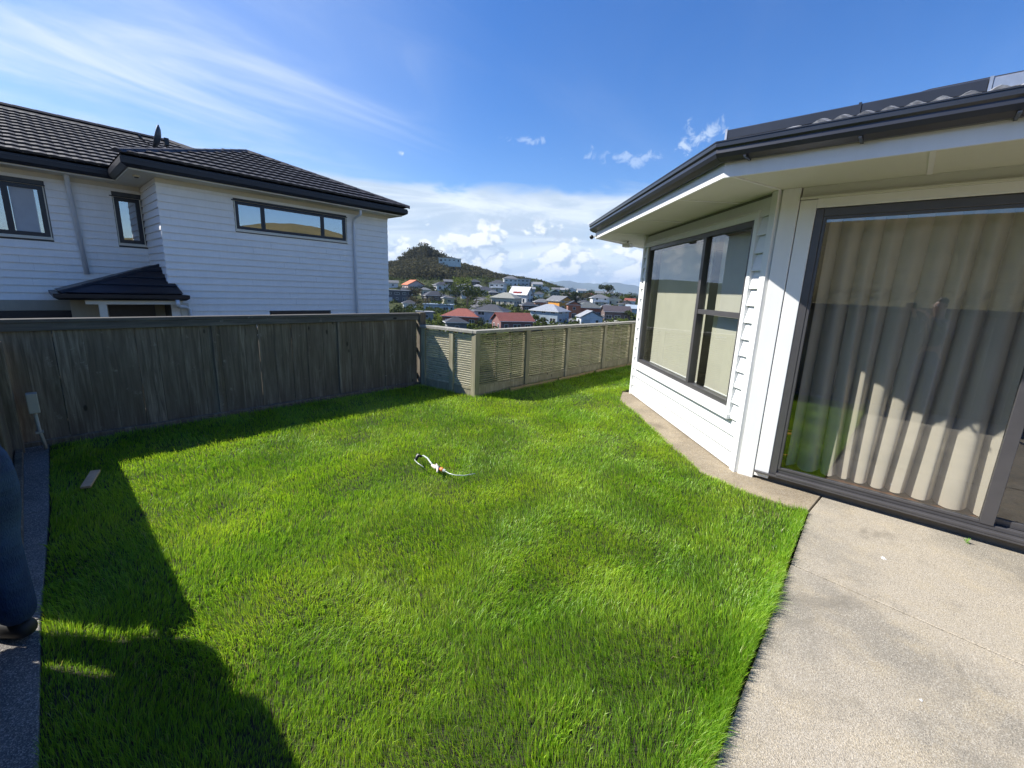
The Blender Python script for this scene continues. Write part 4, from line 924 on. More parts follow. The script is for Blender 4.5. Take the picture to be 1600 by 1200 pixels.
# ------------------------------------------------------------------ people
def skin_obj(name, pts, edges, rad, m, parent, root=0, sub=2):
    me_ = bpy.data.meshes.new(name); me_.from_pydata([tuple(p) for p in pts], edges, []); me_.materials.append(m)
    o = link(name, me_, parent)
    sk = o.modifiers.new('skin', 'SKIN'); sk.use_smooth_shade = True; sk.branch_smoothing = .6
    for i, r_ in enumerate(rad):
        sv = me_.skin_vertices[0].data[i]; sv.radius = (r_, r_) if not isinstance(r_, tuple) else r_; sv.use_root = (i == root)
    sb = o.modifiers.new('sub', 'SUBSURF'); sb.levels = sub; sb.render_levels = sub
    return o
def person(label, loc, face, feet, hands, group, shirt, lean=(0, 0)):
    """face = heading angle the figure looks along; feet / hands in local axes (x forward, y to its left)"""
    t = thing('person', label, 'person', loc, group)
    c, s = math.cos(face), math.sin(face)
    def L(x, y, z): return Vector((loc[0] + c * x - s * y, loc[1] + s * x + c * y, loc[2] + z))
    fl, fr2 = feet; hl, hr = hands
    def chain(a, b, f): return tuple(a[i] + (b[i] - a[i]) * f for i in range(3))
    hip = (0, 0, .93); bd = lean[0]; chest = (bd, lean[1], 1.30 - .40 * bd); neck = (bd * 1.45, lean[1] * 1.2, 1.47 - .62 * bd); head = (bd * 1.75 + .03, lean[1] * 1.4, 1.60 - .80 * bd); crown = (bd * 1.85 + .01, lean[1] * 1.4, 1.69 - .85 * bd)
    def knee(f, sd_): return (f[0] * .55 + .04, sd_ * .095 + (f[1] - sd_ * .095) * .5, .50)
    def elb(h, sd_): return (lean[0] * .9 + min(h[0] - lean[0], .16) * .6 - .03, sd_ * (.20 if lean[0] > .1 else .25), (1.10 if lean[0] < .1 else .95) + max(0, (h[2] - 1.2)) * .25)
    P = [hip, chest, neck, head, crown]; Ed = [(0, 1), (1, 2), (2, 3), (3, 4)]; Rr = [.12, .12, .052, (.078, .092), .06]
    for sd_, f, h in ((1, fl, hl), (-1, fr2, hr)):
        b = len(P); P += [(0, sd_ * .095, .88), knee(f, sd_), (f[0], f[1], .10), (f[0] + .08, f[1], .05)]; Rr += [.085, .055, .036, .02]; Ed += [(0, b), (b, b + 1), (b + 1, b + 2), (b + 2, b + 3)]
        b = len(P); e_ = elb(h, sd_); P += [(chest[0], sd_ * .17 + chest[1], chest[2] + .08), e_, h]; Rr += [.05, .038, .027]; Ed += [(1, b), (b, b + 1), (b + 1, b + 2)]
        for q in range(5):                       # fingers and thumb
            b2 = len(P); sp3 = (q - 2) * .014; ln_ = (.055, .072, .078, .070, .050)[q]
            d = Vector((.6, -sd_ * .25 if h[2] > 1.2 else 0, .35 if h[2] > 1.2 else -.9)).normalized()
            kx = (h[0] + d.x * .06, h[1] + sp3 + d.y * .06, h[2] + d.z * .06); tp = (kx[0] + d.x * ln_, kx[1] + d.y * ln_ + (sd_ * -.02 if q == 4 else 0), kx[2] + d.z * ln_ - .012)
            P += [kx, tp]; Rr += [.011, .0085]; Ed += [(b + 2, b2), (b2, b2 + 1)]
    skin_obj('body', [L(*p) for p in P], Ed, Rr, SKIN, t)
    skin_obj('shirt', [L(*p) for p in [(0, 0, .96), (lean[0] * .5, lean[1] * .5, 1.12 - .1 * bd), chest, (chest[0] + .2 * bd, chest[1], chest[2] + .12), (chest[0], chest[1] + .18, chest[2] + .08), elb(hl, 1), chain(elb(hl, 1), hl, .85), (chest[0], chest[1] - .18, chest[2] + .08), elb(hr, -1), chain(elb(hr, -1), hr, .85)]],
             [(0, 1), (1, 2), (2, 3), (2, 4), (4, 5), (5, 6), (2, 7), (7, 8), (8, 9)], [(.155, .115), (.15, .11), (.165, .12), .075, .072, .055, .042, .072, .055, .042], shirt, t)
    jp = [(0, 0, 1.0), (0, 0, .90)]; je = [(0, 1)]; jr = [(.145, .115), (.165, .14)]
    for sd_, f in ((1, fl), (-1, fr2)):
        b = len(jp); kn = knee(f, sd_); jp += [(0, sd_ * .10, .80), chain((0, sd_ * .10, .80), kn, .6), kn, chain(kn, (f[0], f[1], .1), .5), (f[0], f[1], .07)]; jr += [.105, .092, .076, .070, .066]; je += [(1, b), (b, b + 1), (b + 1, b + 2), (b + 2, b + 3), (b + 3, b + 4)]
    skin_obj('jeans', [L(*p) for p in jp], je, jr, JEANS, t, 1)
    for f in (fl, fr2):
        sh = skin_obj('shoe', [L(f[0] - .06, f[1], .05), L(f[0] + .02, f[1], .055), L(f[0] + .12, f[1], .035), L(f[0] + .19, f[1], .028)], [(0, 1), (1, 2), (2, 3)], [.042, .05, .042, .030], SHOE, t)
    hx, hy, hz = head
    hr_ = skin_obj('hair', [L(hx - .035, hy, hz + .02), L(hx - .03, hy, hz + .085), L(hx + .035, hy, hz + .105)], [(0, 1), (1, 2)], [.082, .078, .045], HAIR, t)
    for sd_ in (1, -1):
        link('ear', MB().tube([L(hx, hy + sd_ * .078, hz - .02), L(hx - .01, hy + sd_ * .09, hz + .02)], [.012, .015], 6).mesh('ear', SKIN, True), t)
        link('eye', MB().tube([L(hx + .078, hy + sd_ * .032, hz + .012), L(hx + .086, hy + sd_ * .032, hz + .012)], .011, 8).mesh('eye', WHITE), t)
    link('nose', MB().tube([L(hx + .08, hy, hz + .015), L(hx + .103, hy, hz - .022), L(hx + .082, hy, hz - .03)], [.008, .014, .01], 6).mesh('nose', SKIN, True), t)
    link('mouth', MB().tube([L(hx + .078, hy + .022, hz - .055), L(hx + .086, hy, hz - .057), L(hx + .078, hy - .022, hz - .055)], .006, 6).mesh('mouth', plain('lips', (.35, .13, .11), .5), True), t)
    return t
person('person in blue jeans and black shoes standing at the left edge beside the lawn', (-.275, 2.56, .01), R(128), ((.0, .12, 0), (.03, -.10, 0)), ((.62, .10, .80), (.62, -.06, .78)), None, SHIRT, (.42, 0))
person('person holding up a phone on the patio, reflected in the sliding door', (-.40, -.36, 0), R(41), ((.02, .12, 0), (-.03, -.12, 0)), ((.34, .07, 1.50), (.34, -.10, 1.50)), None, SHIRT2)
ph_ = MB().box(-.075, .075, -.006, .004, -.038, .038, M=Matrix([list(r_) for r_ in ROT]).to_4x4() @ Matrix.Rotation(R(90), 4, 'X'))
pho = tag(bevel(link('phone', ph_.mesh('phone', BLACK)), .004), 'black phone held up by the reflected person on the patio', 'phone'); pho.location = EYE - Vector((FW[0], FW[1], 0)) * .05

# ------------------------------------------------------------------ parked car and low fence reflected in the glass
car = thing('parked_car', 'silver hatchback parked on the driveway, visible as a reflection in the sliding door', 'car', (-7.2, 2.6, 0))
CARP = plain('silver_car_paint', (.45, .46, .48), .25, .7, .03, 3, .6); CGL = plain('car_glass', (.02, .022, .025), .08)
X0, X1 = -8.05, -6.35
def loft(prof, xin, m, nm, z=0):
    mb = MB(); n = len(prof)
    mb.add([(X1 - (xin(q[1])), q[0], q[1]) for q in prof] + [(X0 + xin(q[1]), q[0], q[1]) for q in prof], [tuple(range(n)), tuple(range(n, 2 * n))[::-1]] + [(i, n + i, n + (i + 1) % n, (i + 1) % n) for i in range(n)])
    return bevel(link(nm, mb.mesh(nm, m), car), .05, 3)
loft([(.55, .30), (.50, .55), (.62, .74), (1.5, .90), (1.7, .92), (4.55, .95), (4.75, .80), (4.75, .35), (4.6, .28), (.7, .26)], lambda z: 0, CARP, 'body')
loft([(1.55, .90), (2.35, 1.40), (2.8, 1.46), (4.0, 1.45), (4.62, .95)], lambda z: max(0, (z - .9)) * .35 + .04, CARP, 'cabin')
for a, b in (((1.85, .97), (2.95, 1.36)), ((3.02, .97), (4.1, 1.36))):
    mb = MB(); xo = lambda z: X1 - (max(0, z - .9) * .35 + .032)
    mb.add([(xo(a[1]), a[0], a[1]), (xo(a[1]), b[0] + .1, a[1]), (xo(b[1]), b[0] - .05, b[1]), (xo(b[1]), a[0] + .55 * (a[0] < 2), b[1])], [(0, 1, 2, 3)]); link('side_window', mb.mesh('side_window', CGL), car)
mb = MB().add([(X1 - .12, 1.60, .94), (X1 - .22, 2.30, 1.38), (X0 + .22, 2.30, 1.38), (X0 + .12, 1.60, .94)], [(0, 1, 2, 3)]); wsn = link('windscreen', mb.mesh('windscreen', CGL), car); wsn.location = (0, -.03, .03)
for yy in (1.25, 3.9):
    for xx in (X1 - .20, X0 + .02):
        w_ = link('wheel', MB().tube([(xx, yy, .32), (xx + .18, yy, .32)], .32, 28).mesh('tyre', BLACK, False), car)
        link('rim', MB().tube([(xx - .004, yy, .32), (xx + .186, yy, .32)], .20, 20).mesh('rim', SILVER, False), w_)
for xx in (X1 - .3, X0 + .08): link('headlight', MB().box(xx, xx + .22, .50, .62, .58, .70).mesh('headlight', WHITE), car)
lf = thing('slat_fence', 'low grey horizontal slat fence beside the driveway, visible as a reflection in the sliding door', 'fence', (-2.6, -2, 0), 'slatted timber fences')
me_ = MB().box(-2.62, -2.60, -4.2, -.15, 0, .035).mesh('slat', RAILW)
for i in range(16): link('slat', me_, lf, Matrix.Translation((0, 0, .06 + i * .052)))
for yy in (-.2, -1.5, -2.8, -4.15): link('post', MB().box(-2.70, -2.622, yy - .04, yy + .04, -.1, .92).mesh('post', POST), lf)

# ------------------------------------------------------------------ the suburb across the valley
PAL = {}
def colr(c, kind):
    k = (c, kind)
    if k not in PAL:
        if kind == 'roof':
            def b(kk, c=c):
                p = opos(kk); wv = kk.new('ShaderNodeTexWave', wave_type='BANDS', bands_direction='Z'); kk.l.new(p, wv.inputs['Vector']); wv.inputs['Scale'].default_value = 1.1; wv.inputs['Distortion'].default_value = .3
                q = kk.mix(kk.ramp(kk.noise(p, 1.6, 6, .7), .3, .7), hue(c, .75), hue(c, 1.15)); q = kk.mix(kk.m('MULTIPLY', wv.outputs['Fac'], .35), q, hue(c, .6))
                return bsdf(kk, q, .6, spec=.4)
        else:
            def b(kk, c=c):
                p = opos(kk); q = kk.mix(kk.ramp(kk.noise(p, .8, 6, .7), .3, .7), hue(c, .82), hue(c, 1.05)); return bsdf(kk, q, .8, spec=.2)
        PAL[k] = mat('far_%s_%d' % (kind, len(PAL)), b)
    return PAL[k]
FARGL = plain('far_glass', (.02, .024, .03), .3); FARW = plain('far_white', (.72, .72, .70), .6)
WINM = {}
def winmesh(w_, h_):
    k = (round(w_, 1), round(h_, 1))
    if k not in WINM:
        m_ = MB(); f = .09
        m_.box(-w_ / 2, w_ / 2, -.05, .0, 0, f); m_.box(-w_ / 2, w_ / 2, -.05, 0, h_ - f, h_); m_.box(-w_ / 2, -w_ / 2 + f, -.05, 0, f, h_ - f); m_.box(w_ / 2 - f, w_ / 2, -.05, 0, f, h_ - f)
        if w_ > 1.4: m_.box(-f / 2, f / 2, -.045, 0, f, h_ - f)
        WINM[k] = (m_.mesh('window', FARW), MB().box(-w_ / 2 + f, w_ / 2 - f, -.02, .0, f, h_ - f).mesh('pane', FARGL))
    return WINM[k]
occupied = []
def far_house(u, v, wpx, roof, wall, label, st=1, kind='hip', off=0., dr=.75, garage=False, deck=False, chim=False, H=None, lift=0):
    p, dist = hit(u, v); p[2] += lift; W = wpx * dist * 1.0 / 655; W = max(6, W); D = W * dr; off = R(off)
    eff = abs(math.cos(off)) + dr * abs(math.sin(off)); W /= eff; D = W * dr
    toc = math.atan2(-p[1], -p[0]); yaw = toc + math.pi / 2 + off
    t = thing('house', label, 'house', tuple(p), 'houses across the valley', yaw, True); occupied.append((u, v, wpx))
    h_ = H or (2.7 * st + .2); x, y = W / 2, D / 2
    wm = colr(wall, 'wall'); rm_ = colr(roof, 'roof')
    link('wall', MB().box(-x, x, -y, y, -4, h_).mesh('wall', wm), t)
    ov = .55; rx_, ry_ = x + ov, y + ov; mb = MB()
    if kind == 'flat':
        mb.box(-rx_, rx_, -ry_, ry_, h_, h_ + .35)
    elif kind == 'hip':
        rh_ = min(rx_, ry_) * .48; k_ = min(rx_, ry_)
        if rx_ >= ry_: r1, r2 = (-(rx_ - k_) - .01, 0), ((rx_ - k_) + .01, 0)
        else: r1, r2 = (0, -(ry_ - k_) - .01), (0, (ry_ - k_) + .01)
        b = [(-rx_, -ry_, h_), (rx_, -ry_, h_), (rx_, ry_, h_), (-rx_, ry_, h_)]; b2 = [(q[0], q[1], h_ + .18) for q in b]
        V = b + b2 + [(r1[0], r1[1], h_ + .18 + rh_), (r2[0], r2[1], h_ + .18 + rh_)]
        F = [(3, 2, 1, 0)] + [(i, (i + 1) % 4, 4 + (i + 1) % 4, 4 + i) for i in range(4)]
        F += [(4, 5, 9, 8), (5, 6, 9), (6, 7, 8, 9), (7, 4, 8)] if rx_ >= ry_ else [(4, 5, 8), (5, 6, 9, 8), (6, 7, 9), (7, 4, 8, 9)]
        mb.add(V, F)
    else:                                        # gable; 'gx' ridge along x, 'gy' ridge along y with the gable facing us
        al = kind == 'gx'; span = ry_ if al else rx_; ln_ = rx_ if al else ry_; rh_ = span * (.95 if kind == 'steep' else .5)
        if kind == 'steep': al = True; span = ry_; ln_ = rx_; rh_ = span * .95
        def q(a, b, z): return (a, b, z) if al else (b, a, z)
        prf = [(-span, h_ - .05), (0, h_ + rh_), (span, h_ - .05), (span, h_ + .15), (0, h_ + rh_ + .22), (-span, h_ + .15)]
        V = [q(s_ * ln_, a, z) for s_ in (-1, 1) for a, z in prf]
        F = [(0, 1, 4, 5), (1, 2, 3, 4), (11, 10, 7, 6), (10, 9, 8, 7)] + [(i, i + 6, (i + 1) % 6 + 6, (i + 1) % 6) for i in range(6)]
        mb.add(V, F)
        gx_ = (x if al else y) - .02; gs = y if al else x
        gb = MB().add([q(s_ * gx_, a, z) for s_ in (-1, 1) for a, z in ((-gs, h_ - .02), (gs, h_ - .02), (0, h_ + rh_ * gs / span - .05))], [(0, 2, 1), (3, 4, 5), (0, 1, 4, 3), (1, 2, 5, 4), (2, 0, 3, 5)])
        link('gable', gb.mesh('gable', wm), t)
    rf_ = link('roof', mb.mesh('roof', rm_), t)
    if kind != 'flat':
        gm = MB()
        for a, b, c, d in ((-rx_, rx_, -ry_ - .08, -ry_), (-rx_, rx_, ry_, ry_ + .08)): gm.box(a, b, c, d, h_ - .02, h_ + .13)
        if kind == 'hip':
            gm.box(rx_, rx_ + .08, -ry_, ry_, h_ - .02, h_ + .13); gm.box(-rx_ - .08, -rx_, -ry_, ry_, h_ - .02, h_ + .13)
        link('gutter', gm.mesh('gutter', FARW), t)
    if chim: link('chimney', MB().box(-x * .4, -x * .4 + .8, -.3, .5, h_, h_ + 2.6).mesh('chimney', wm), rf_)
    if kind == 'steep':                          # red dormer in the steep roof
        link('dormer', MB().box(-x * .55, x * .35, -y * .95, 0, h_ + .2, h_ + 1.9).mesh('dormer', colr((.42, .07, .06), 'wall')), t)
    rs = random.Random(int(u * 7 + v))
    for fl_i in range(st):
        for wl_ in range(4):
            Lw = (W, D, W, D)[wl_]; n = max(1, int(Lw / 3.4)); ax = (0, math.pi / 2, math.pi, -math.pi / 2)[wl_]; dd = (y, x, y, x)[wl_]
            for i in range(n):
                c = -Lw / 2 + (i + .5) * Lw / n; ww = rs.choice((1.2, 1.8, 2.4)); hh = rs.choice((1.1, 1.3, 2.0)) if fl_i == 0 else 1.2
                if garage and wl_ == 0 and fl_i == 0 and i == 0:
                    link('garage_door', MB().box(-1.3, 1.3, -.06, 0, 0, 2.1).mesh('garage_door', colr((.5, .5, .5), 'wall')), t, Matrix.Rotation(ax, 4, 'Z') @ Matrix.Translation((c, -dd, .05))); continue
                if ww > Lw / n - .3: ww = 1.2
                a_, b_2 = winmesh(ww, hh); Mx = Matrix.Rotation(ax, 4, 'Z') @ Matrix.Translation((c, -dd, .0 + 2.7 * fl_i + (2.1 - hh if hh < 1.9 else .1)))
                wo_ = link('window', a_, t, Mx); link('pane', b_2, wo_)
    if deck:
        dkb = MB().box(-x * .8, x * .8, -y - 2.0, -y - .001, 2.5, 2.65)
        for q in (-.78, 0, .78): dkb.box(x * q - .08, x * q + .08, -y - 1.95, -y - 1.8, -3, 2.5)
        dkb.box(-x * .8, x * .8, -y - 2.0, -y - 1.94, 3.4, 3.5)
        link('balcony', dkb.mesh('balcony', FARW), t)
    return t
DG = (.055, .058, .065); MG = (.16, .165, .17); LG = (.30, .31, .32); RED = (.27, .085, .058); ORG = (.60, .17, .07); BRN = (.10, .075, .065)
WH = (.70, .70, .68); CRM = (.58, .54, .42); BRK = (.30, .10, .065); BLU = (.30, .38, .46); PNK = (.62, .47, .42); DK = (.10, .10, .11)
FH_ = far_house
FH_(646, 453, 31, ORG, PNK, 'pinkish house with a bright orange gabled roof below the bushy hill', 1, 'gy', 25)
FH_(624, 471, 36, LG, DK, 'dark house with a flat pale roof beside the corner of the neighbouring house', 2, 'flat', -15, garage=True)
FH_(690, 453, 25, DG, WH, 'white house with dark grey roof right of the orange roofed house', 1, 'hip', 20)
FH_(679, 471, 38, DG, DK, 'low dark house with wide charcoal hip roof under the bushy hill', 1, 'hip', 18)
FH_(686, 486, 44, BLU, (.42, .50, .58), 'long pale blue low house with flat roof behind the red roofed brick house', 1, 'flat', -12)
FH_(722, 507, 58, RED, BRK, 'red brick house with red hip roof just above the slatted fence', 1, 'hip', -10)
FH_(712, 520, 30, DG, MG, 'grey roof just showing over the fence below the red roofed house', 1, 'hip', 10)
FH_(768, 509, 52, DG, (.45, .47, .50), 'two storey grey house with charcoal roof between the two red roofs', 2, 'hip', -20, H=5.0)
FH_(800, 516, 62, (.22, .075, .055), (.24, .13, .12), 'brick house with red gabled roof and white barge boards behind the fence', 1, 'gx', 22)
FH_(791, 476, 46, (.26, .26, .22), CRM, 'cream house with grey green hip roof in front of the red dormered house', 1, 'hip', -25, H=3.6)
FH_(814, 472, 36, (.62, .62, .62), WH, 'white house with steep white roof and a red dormer', 2, 'steep', -28, H=4.0)
FH_(726, 456, 22, MG, MG, 'small grey house with hip roof left of the big tree', 1, 'hip', 5)
FH_(757, 461, 29, DG, CRM, 'cream house with dark roof on the slope above the road', 1, 'hip', 12, garage=True)
FH_(778, 456, 26, DG, WH, 'white two storey house with dark roof and deck on the mid slope', 2, 'hip', -12, deck=True)
FH_(797, 447, 22, MG, WH, 'white two storey house high on the ridge', 2, 'hip', 8)
FH_(818, 447, 20, LG, (.45, .50, .52), 'pale grey house near the ridge with flat roof', 2, 'flat', -8)
FH_(703, 421, 32, (.72, .74, .70), (.58, .64, .60), 'long pale green building standing on top of the ridge', 1, 'flat', -5, dr=.35, H=3.0, lift=6.5)
FH_(838, 450, 18, LG, WH, 'white house at the right end of the ridge', 1, 'gx', 15)
FH_(852, 456, 12, MG, WH, 'small white house behind the dark green roofed house', 1, 'gy', 0)
FH_(874, 484, 42, MG, (.66, .30, .06), 'yellow orange house with grey gabled roof in the middle of the suburb', 2, 'gy', 38, H=4.2, dr=1.2)
FH_(846, 481, 24, MG, (.42, .20, .11), 'brown timber house with grey roof left of the orange house', 1, 'hip', 10)
FH_(858, 504, 58, (.30, .32, .35), (.34, .41, .46), 'blue grey two storey house with pale grey hip roof behind the fence', 2, 'hip', -30, H=4.4)
FH_(895, 497, 19, DG, (.48, .17, .09), 'narrow brick red two storey house right of the blue grey house', 2, 'gy', 10)
FH_(917, 494, 44, (.13, .14, .13), (.44, .14, .08), 'orange brick house with grey green hip roof', 1, 'hip', 20, H=3.8)
FH_(920, 508, 38, LG, (.62, .66, .72), 'white gabled garage and house just above the right part of the fence', 1, 'gy', 18, garage=True)
FH_(936, 479, 28, MG, WH, 'white house with grey roof and balcony in front of the tall dark tree', 2, 'hip', 14, deck=True, H=4.6)
FH_(959, 476, 19, LG, CRM, 'small cream house right of the white balcony house', 1, 'gy', 0)
FH_(961, 500, 42, (.085, .072, .075), (.16, .12, .11), 'brown house with a large dark brown roof near the right house corner', 1, 'gx', 12, H=3.4)
FH_(990, 492, 22, (.35, .42, .47), (.42, .50, .56), 'pale blue house partly hidden behind the corner of the white house', 1, 'gx', 0)
FH_(992, 468, 14, MG, CRM, 'small cream gabled house at far right beside the white house corner', 1, 'gy', 0)
FH_(865, 464, 18, (.035, .06, .05), (.10, .13, .10), 'dark green house with steep green roof', 1, 'gy', 20)
FH_(862, 471, 16, CRM, (.60, .60, .38), 'small pale yellow flat roofed house below the dark green one', 1, 'flat', 0)
FH_(880, 458, 13, LG, WH, 'far white house on the skyline, leftmost of the small skyline row', 1, 'gx', 0)
FH_(893, 458, 13, MG, WH, 'far white house on the skyline, middle of the small skyline row', 1, 'gy', 0)
FH_(908, 459, 14, LG, WH, 'far white house on the skyline, rightmost of the small skyline row', 1, 'gx', 10)
FH_(936, 463, 12, MG, PNK, 'small pinkish house left of the tall dark tree', 1, 'gx', 0)
FH_(826, 487, 26, DG, BRN, 'low dark roofed house between the red roofs and the orange house', 1, 'hip', 15)
FH_(614, 449, 14, MG, WH, 'small white house at the foot of the bushy hill by the neighbouring wall', 1, 'gx', 0)
FH_(664, 500, 16, LG, LG, 'small grey shed just above the corner post of the fence', 1, 'flat', 0)
FH_(742, 447, 14, DG, BRN, 'small brown house tucked in the bush below the ridge', 1, 'hip', 0)
FH_(905, 474, 18, MG, MG, 'grey roofed house among the trees right of the orange house', 1, 'hip', 10)
FH_(975, 484, 16, DG, WH, 'small white house with black roof above the brown roofed one', 1, 'hip', -10)

MORE = [(636, 462, 12, DG, WH, 'tiny white house left under the orange roofed house', 'gx', 0), (664, 461, 14, MG, CRM, 'small cream house between the orange roof and the charcoal roof', 'hip', 10),
 (711, 462, 15, DG, WH, 'small white house with black roof right under the bush slope', 'hip', -14), (700, 447, 12, MG, BRN, 'tiny brown house at the bottom edge of the hill bush', 'gx', 8),
 (727, 466, 15, MG, WH, 'small white house half hidden above the big green tree', 'gy', 12), (746, 455, 12, LG, CRM, 'tiny cream house below the brown one in the bush', 'hip', 0),
 (770, 465, 15, MG, DK, 'small dark house left of the cream house with green roof', 'hip', 20), (783, 449, 11, MG, CRM, 'tiny cream house on the ridge left of the white two storey one', 'hip', 0),
 (806, 455, 14, DG, WH, 'small white house directly under the ridge houses', 'hip', 14), (829, 458, 13, LG, BLU, 'small blue house right of the steep white roof', 'gx', 10),
 (842, 466, 14, DG, WH, 'small white house above the brown timber house', 'hip', -12), (868, 458, 10, MG, WH, 'tiny white house on the skyline above the dark green house', 'gx', 0),
 (886, 466, 14, BRN, CRM, 'small cream house with brown roof behind the orange house', 'hip', 10), (921, 467, 12, RED, CRM, 'tiny red roofed cream house left of the umbrella tree', 'hip', 0),
 (912, 481, 16, DG, LG, 'small grey house above the orange brick house', 'hip', -18), (952, 463, 11, LG, WH, 'tiny white house on the right skyline', 'gx', 0), (968, 466, 12, DG, WH, 'tiny white dark roofed house on the far right skyline', 'hip', 8),
 (948, 489, 16, MG, CRM, 'small cream house with grey roof above the dark brown roof', 'hip', 12), (984, 478, 13, RED, WH, 'tiny white house with red roof near the white house corner', 'gx', -8), (742, 500, 20, MG, LG, 'grey house with grey roof between the red hip roof and the two storey house', 'hip', -8),
 (640, 484, 18, DG, WH, 'white house with dark roof low behind the pale path', 'hip', 6), (700, 475, 18, MG, CRM, 'cream house with grey roof left of the big green tree', 'hip', 16)]
for u_, v_, w_, rc, wc, lb, kd, of_ in MORE: FH_(u_, v_, w_, rc, wc, lb, 1, kd, of_)
for u_, v_, hh_, lb in ((713, 470, 24, 'thin grey power pole left of the big green tree'), (756, 488, 26, 'thin grey power pole beside the steep road'), (824, 484, 20, 'thin grey power pole right of the cream house'), (905, 490, 22, 'thin grey power pole right of the orange house'), (966, 484, 20, 'thin grey power pole near the brown roofed house')):
    p, dist = hit(u_, v_); H_ = hh_ * dist / 655
    pt = thing('power_pole', lb, 'power pole', tuple(p), 'power poles in the suburb', 0, True)
    link('pole', MB().tube([(0, 0, -1), (0, 0, H_)], [.16, .10], 6).mesh('pole', DRIVE), pt); link('cross_arm', MB().box(-1.1, 1.1, -.06, .06, H_ - .7, H_ - .55).mesh('cross_arm', DRIVE), pt)

# trees -------------------------------------------------------------
def crown_mesh(kind, seed, m):
    rs = np.random.default_rng(seed); V = []; F = []
    if kind == 'cabbage':
        heads = [(0, 0, .8), (.28, .1, .62), (-.25, -.1, .66), (.05, -.28, .55)]
        for hx, hy, hz in heads:
            for i in range(70):
                d = rs.normal(size=3); d[2] = abs(d[2]) * .8 - .2; d /= np.linalg.norm(d); c = np.array([hx, hy, hz]); s_ = np.cross(d, rs.normal(size=3)); s_ /= np.linalg.norm(s_)
                L = rs.uniform(.22, .34); b = len(V); V += [tuple(c), tuple(c + d * L * .5 + s_ * .022 + [0, 0, .02]), tuple(c + d * L - [0, 0, .06]), tuple(c + d * L * .5 - s_ * .022 + [0, 0, .02])]; F.append((b, b + 1, b + 2, b + 3))
        return MB().add(V, F).mesh('crown', m)
    lobes = []
    nl = {'round': 11, 'tall': 12, 'bush': 9, 'flat': 12, 'pine': 14}[kind]
    for i in range(nl):
        if kind == 'round': c = rs.normal(size=3) * [.26, .26, .16] + [0, 0, .66]; r_ = rs.uniform(.14, .26)
        elif kind == 'tall': q = i / nl; c = np.array([rs.normal() * .10, rs.normal() * .10, .25 + q * .62]); r_ = .22 * (1.1 - q * .6)
        elif kind == 'bush': c = rs.normal(size=3) * [.32, .32, .10] + [0, 0, .38]; r_ = rs.uniform(.16, .28)
        elif kind == 'flat': a = rs.uniform(0, 6.28); q = rs.uniform(.0, .42); c = np.array([math.cos(a) * q, math.sin(a) * q, .80 + rs.normal() * .05]); r_ = rs.uniform(.10, .17)
        else: q = i / nl; a = i * 2.4; w_ = .30 * (1 - q) + .03; c = np.array([math.cos(a) * w_, math.sin(a) * w_, .22 + q * .72]); r_ = .17 * (1.05 - q * .7)
        lobes.append((c, r_))
    for c, r_ in lobes:
        for i in range(64):
            d = rs.normal(size=3); d /= np.linalg.norm(d); d[2] = d[2] * .8
            p = c + d * r_ * rs.uniform(.55, 1.08) ; n = d + rs.normal(size=3) * .55; n /= np.linalg.norm(n); a = np.cross(n, rs.normal(size=3)); a /= np.linalg.norm(a); b_ = np.cross(n, a); s_ = rs.uniform(.022, .05)
            b = len(V); V += [tuple(p - a * s_), tuple(p + b_ * s_ * .7), tuple(p + a * s_), tuple(p - b_ * s_ * .7)]; F.append((b, b + 1, b + 2, b + 3))
    return MB().add(V, F).mesh('crown', m)
def leafmat(name, a, b):
    def bb(k):
        geo = k.new('ShaderNodeNewGeometry'); rnd = geo.outputs['Random Per Island']
        c = k.mix(rnd, a, b); c = k.mix(k.m('MULTIPLY', orand(k), .5), c, hue(a, .8))
        d = k.new('ShaderNodeBsdfDiffuse'); k.l.new(c, d.inputs[0]); t = k.new('ShaderNodeBsdfTranslucent'); k.l.new(c, t.inputs[0])
        mx = k.new('ShaderNodeMixShader'); mx.inputs[0].default_value = .25; k.l.new(d.outputs[0], mx.inputs[1]); k.l.new(t.outputs[0], mx.inputs[2]); return mx.outputs[0]
    return mat(name, bb)
LDARK = leafmat('dark_leaf', (.022, .034, .014), (.07, .085, .035)); LMID = leafmat('mid_leaf', (.04, .06, .016), (.12, .15, .04)); LYEL = leafmat('yellow_leaf', (.10, .13, .02), (.22, .26, .05)); LBRN = leafmat('brown_leaf', (.05, .045, .024), (.13, .115, .06))
CR = {('round', 'd'): crown_mesh('round', 1, LDARK), ('round', 'm'): crown_mesh('round', 2, LMID), ('tall', 'd'): crown_mesh('tall', 3, LDARK), ('bush', 'm'): crown_mesh('bush', 4, LMID), ('bush', 'd'): crown_mesh('bush', 5, LDARK),
      ('bush', 'y'): crown_mesh('bush', 6, LYEL), ('flat', 'd'): crown_mesh('flat', 7, LDARK), ('pine', 'd'): crown_mesh('pine', 8, LDARK), ('round', 'y'): crown_mesh('round', 9, LYEL), ('cabbage', 'm'): crown_mesh('cabbage', 10, LMID), ('round', 'b'): crown_mesh('round', 12, LBRN), ('bush', 'b'): crown_mesh('bush', 13, LBRN), ('pine', 'm'): crown_mesh('pine', 14, LMID)}
tk = MB().tube([(0, 0, -.25), (.01, 0, .2), (-.01, .01, .5), (.02, 0, .75)], [.035, .028, .02, .008], 7)
for a in range(5):
    an = a * 1.3; tk.tube([(0, 0, .25 + a * .06), (math.cos(an) * .16, math.sin(an) * .16, .48 + a * .05), (math.cos(an) * .26, math.sin(an) * .26, .62 + a * .05)], [.014, .009, .004], 5)
TRUNK = tk.mesh('trunk', plain('bark', (.09, .07, .05), .9))
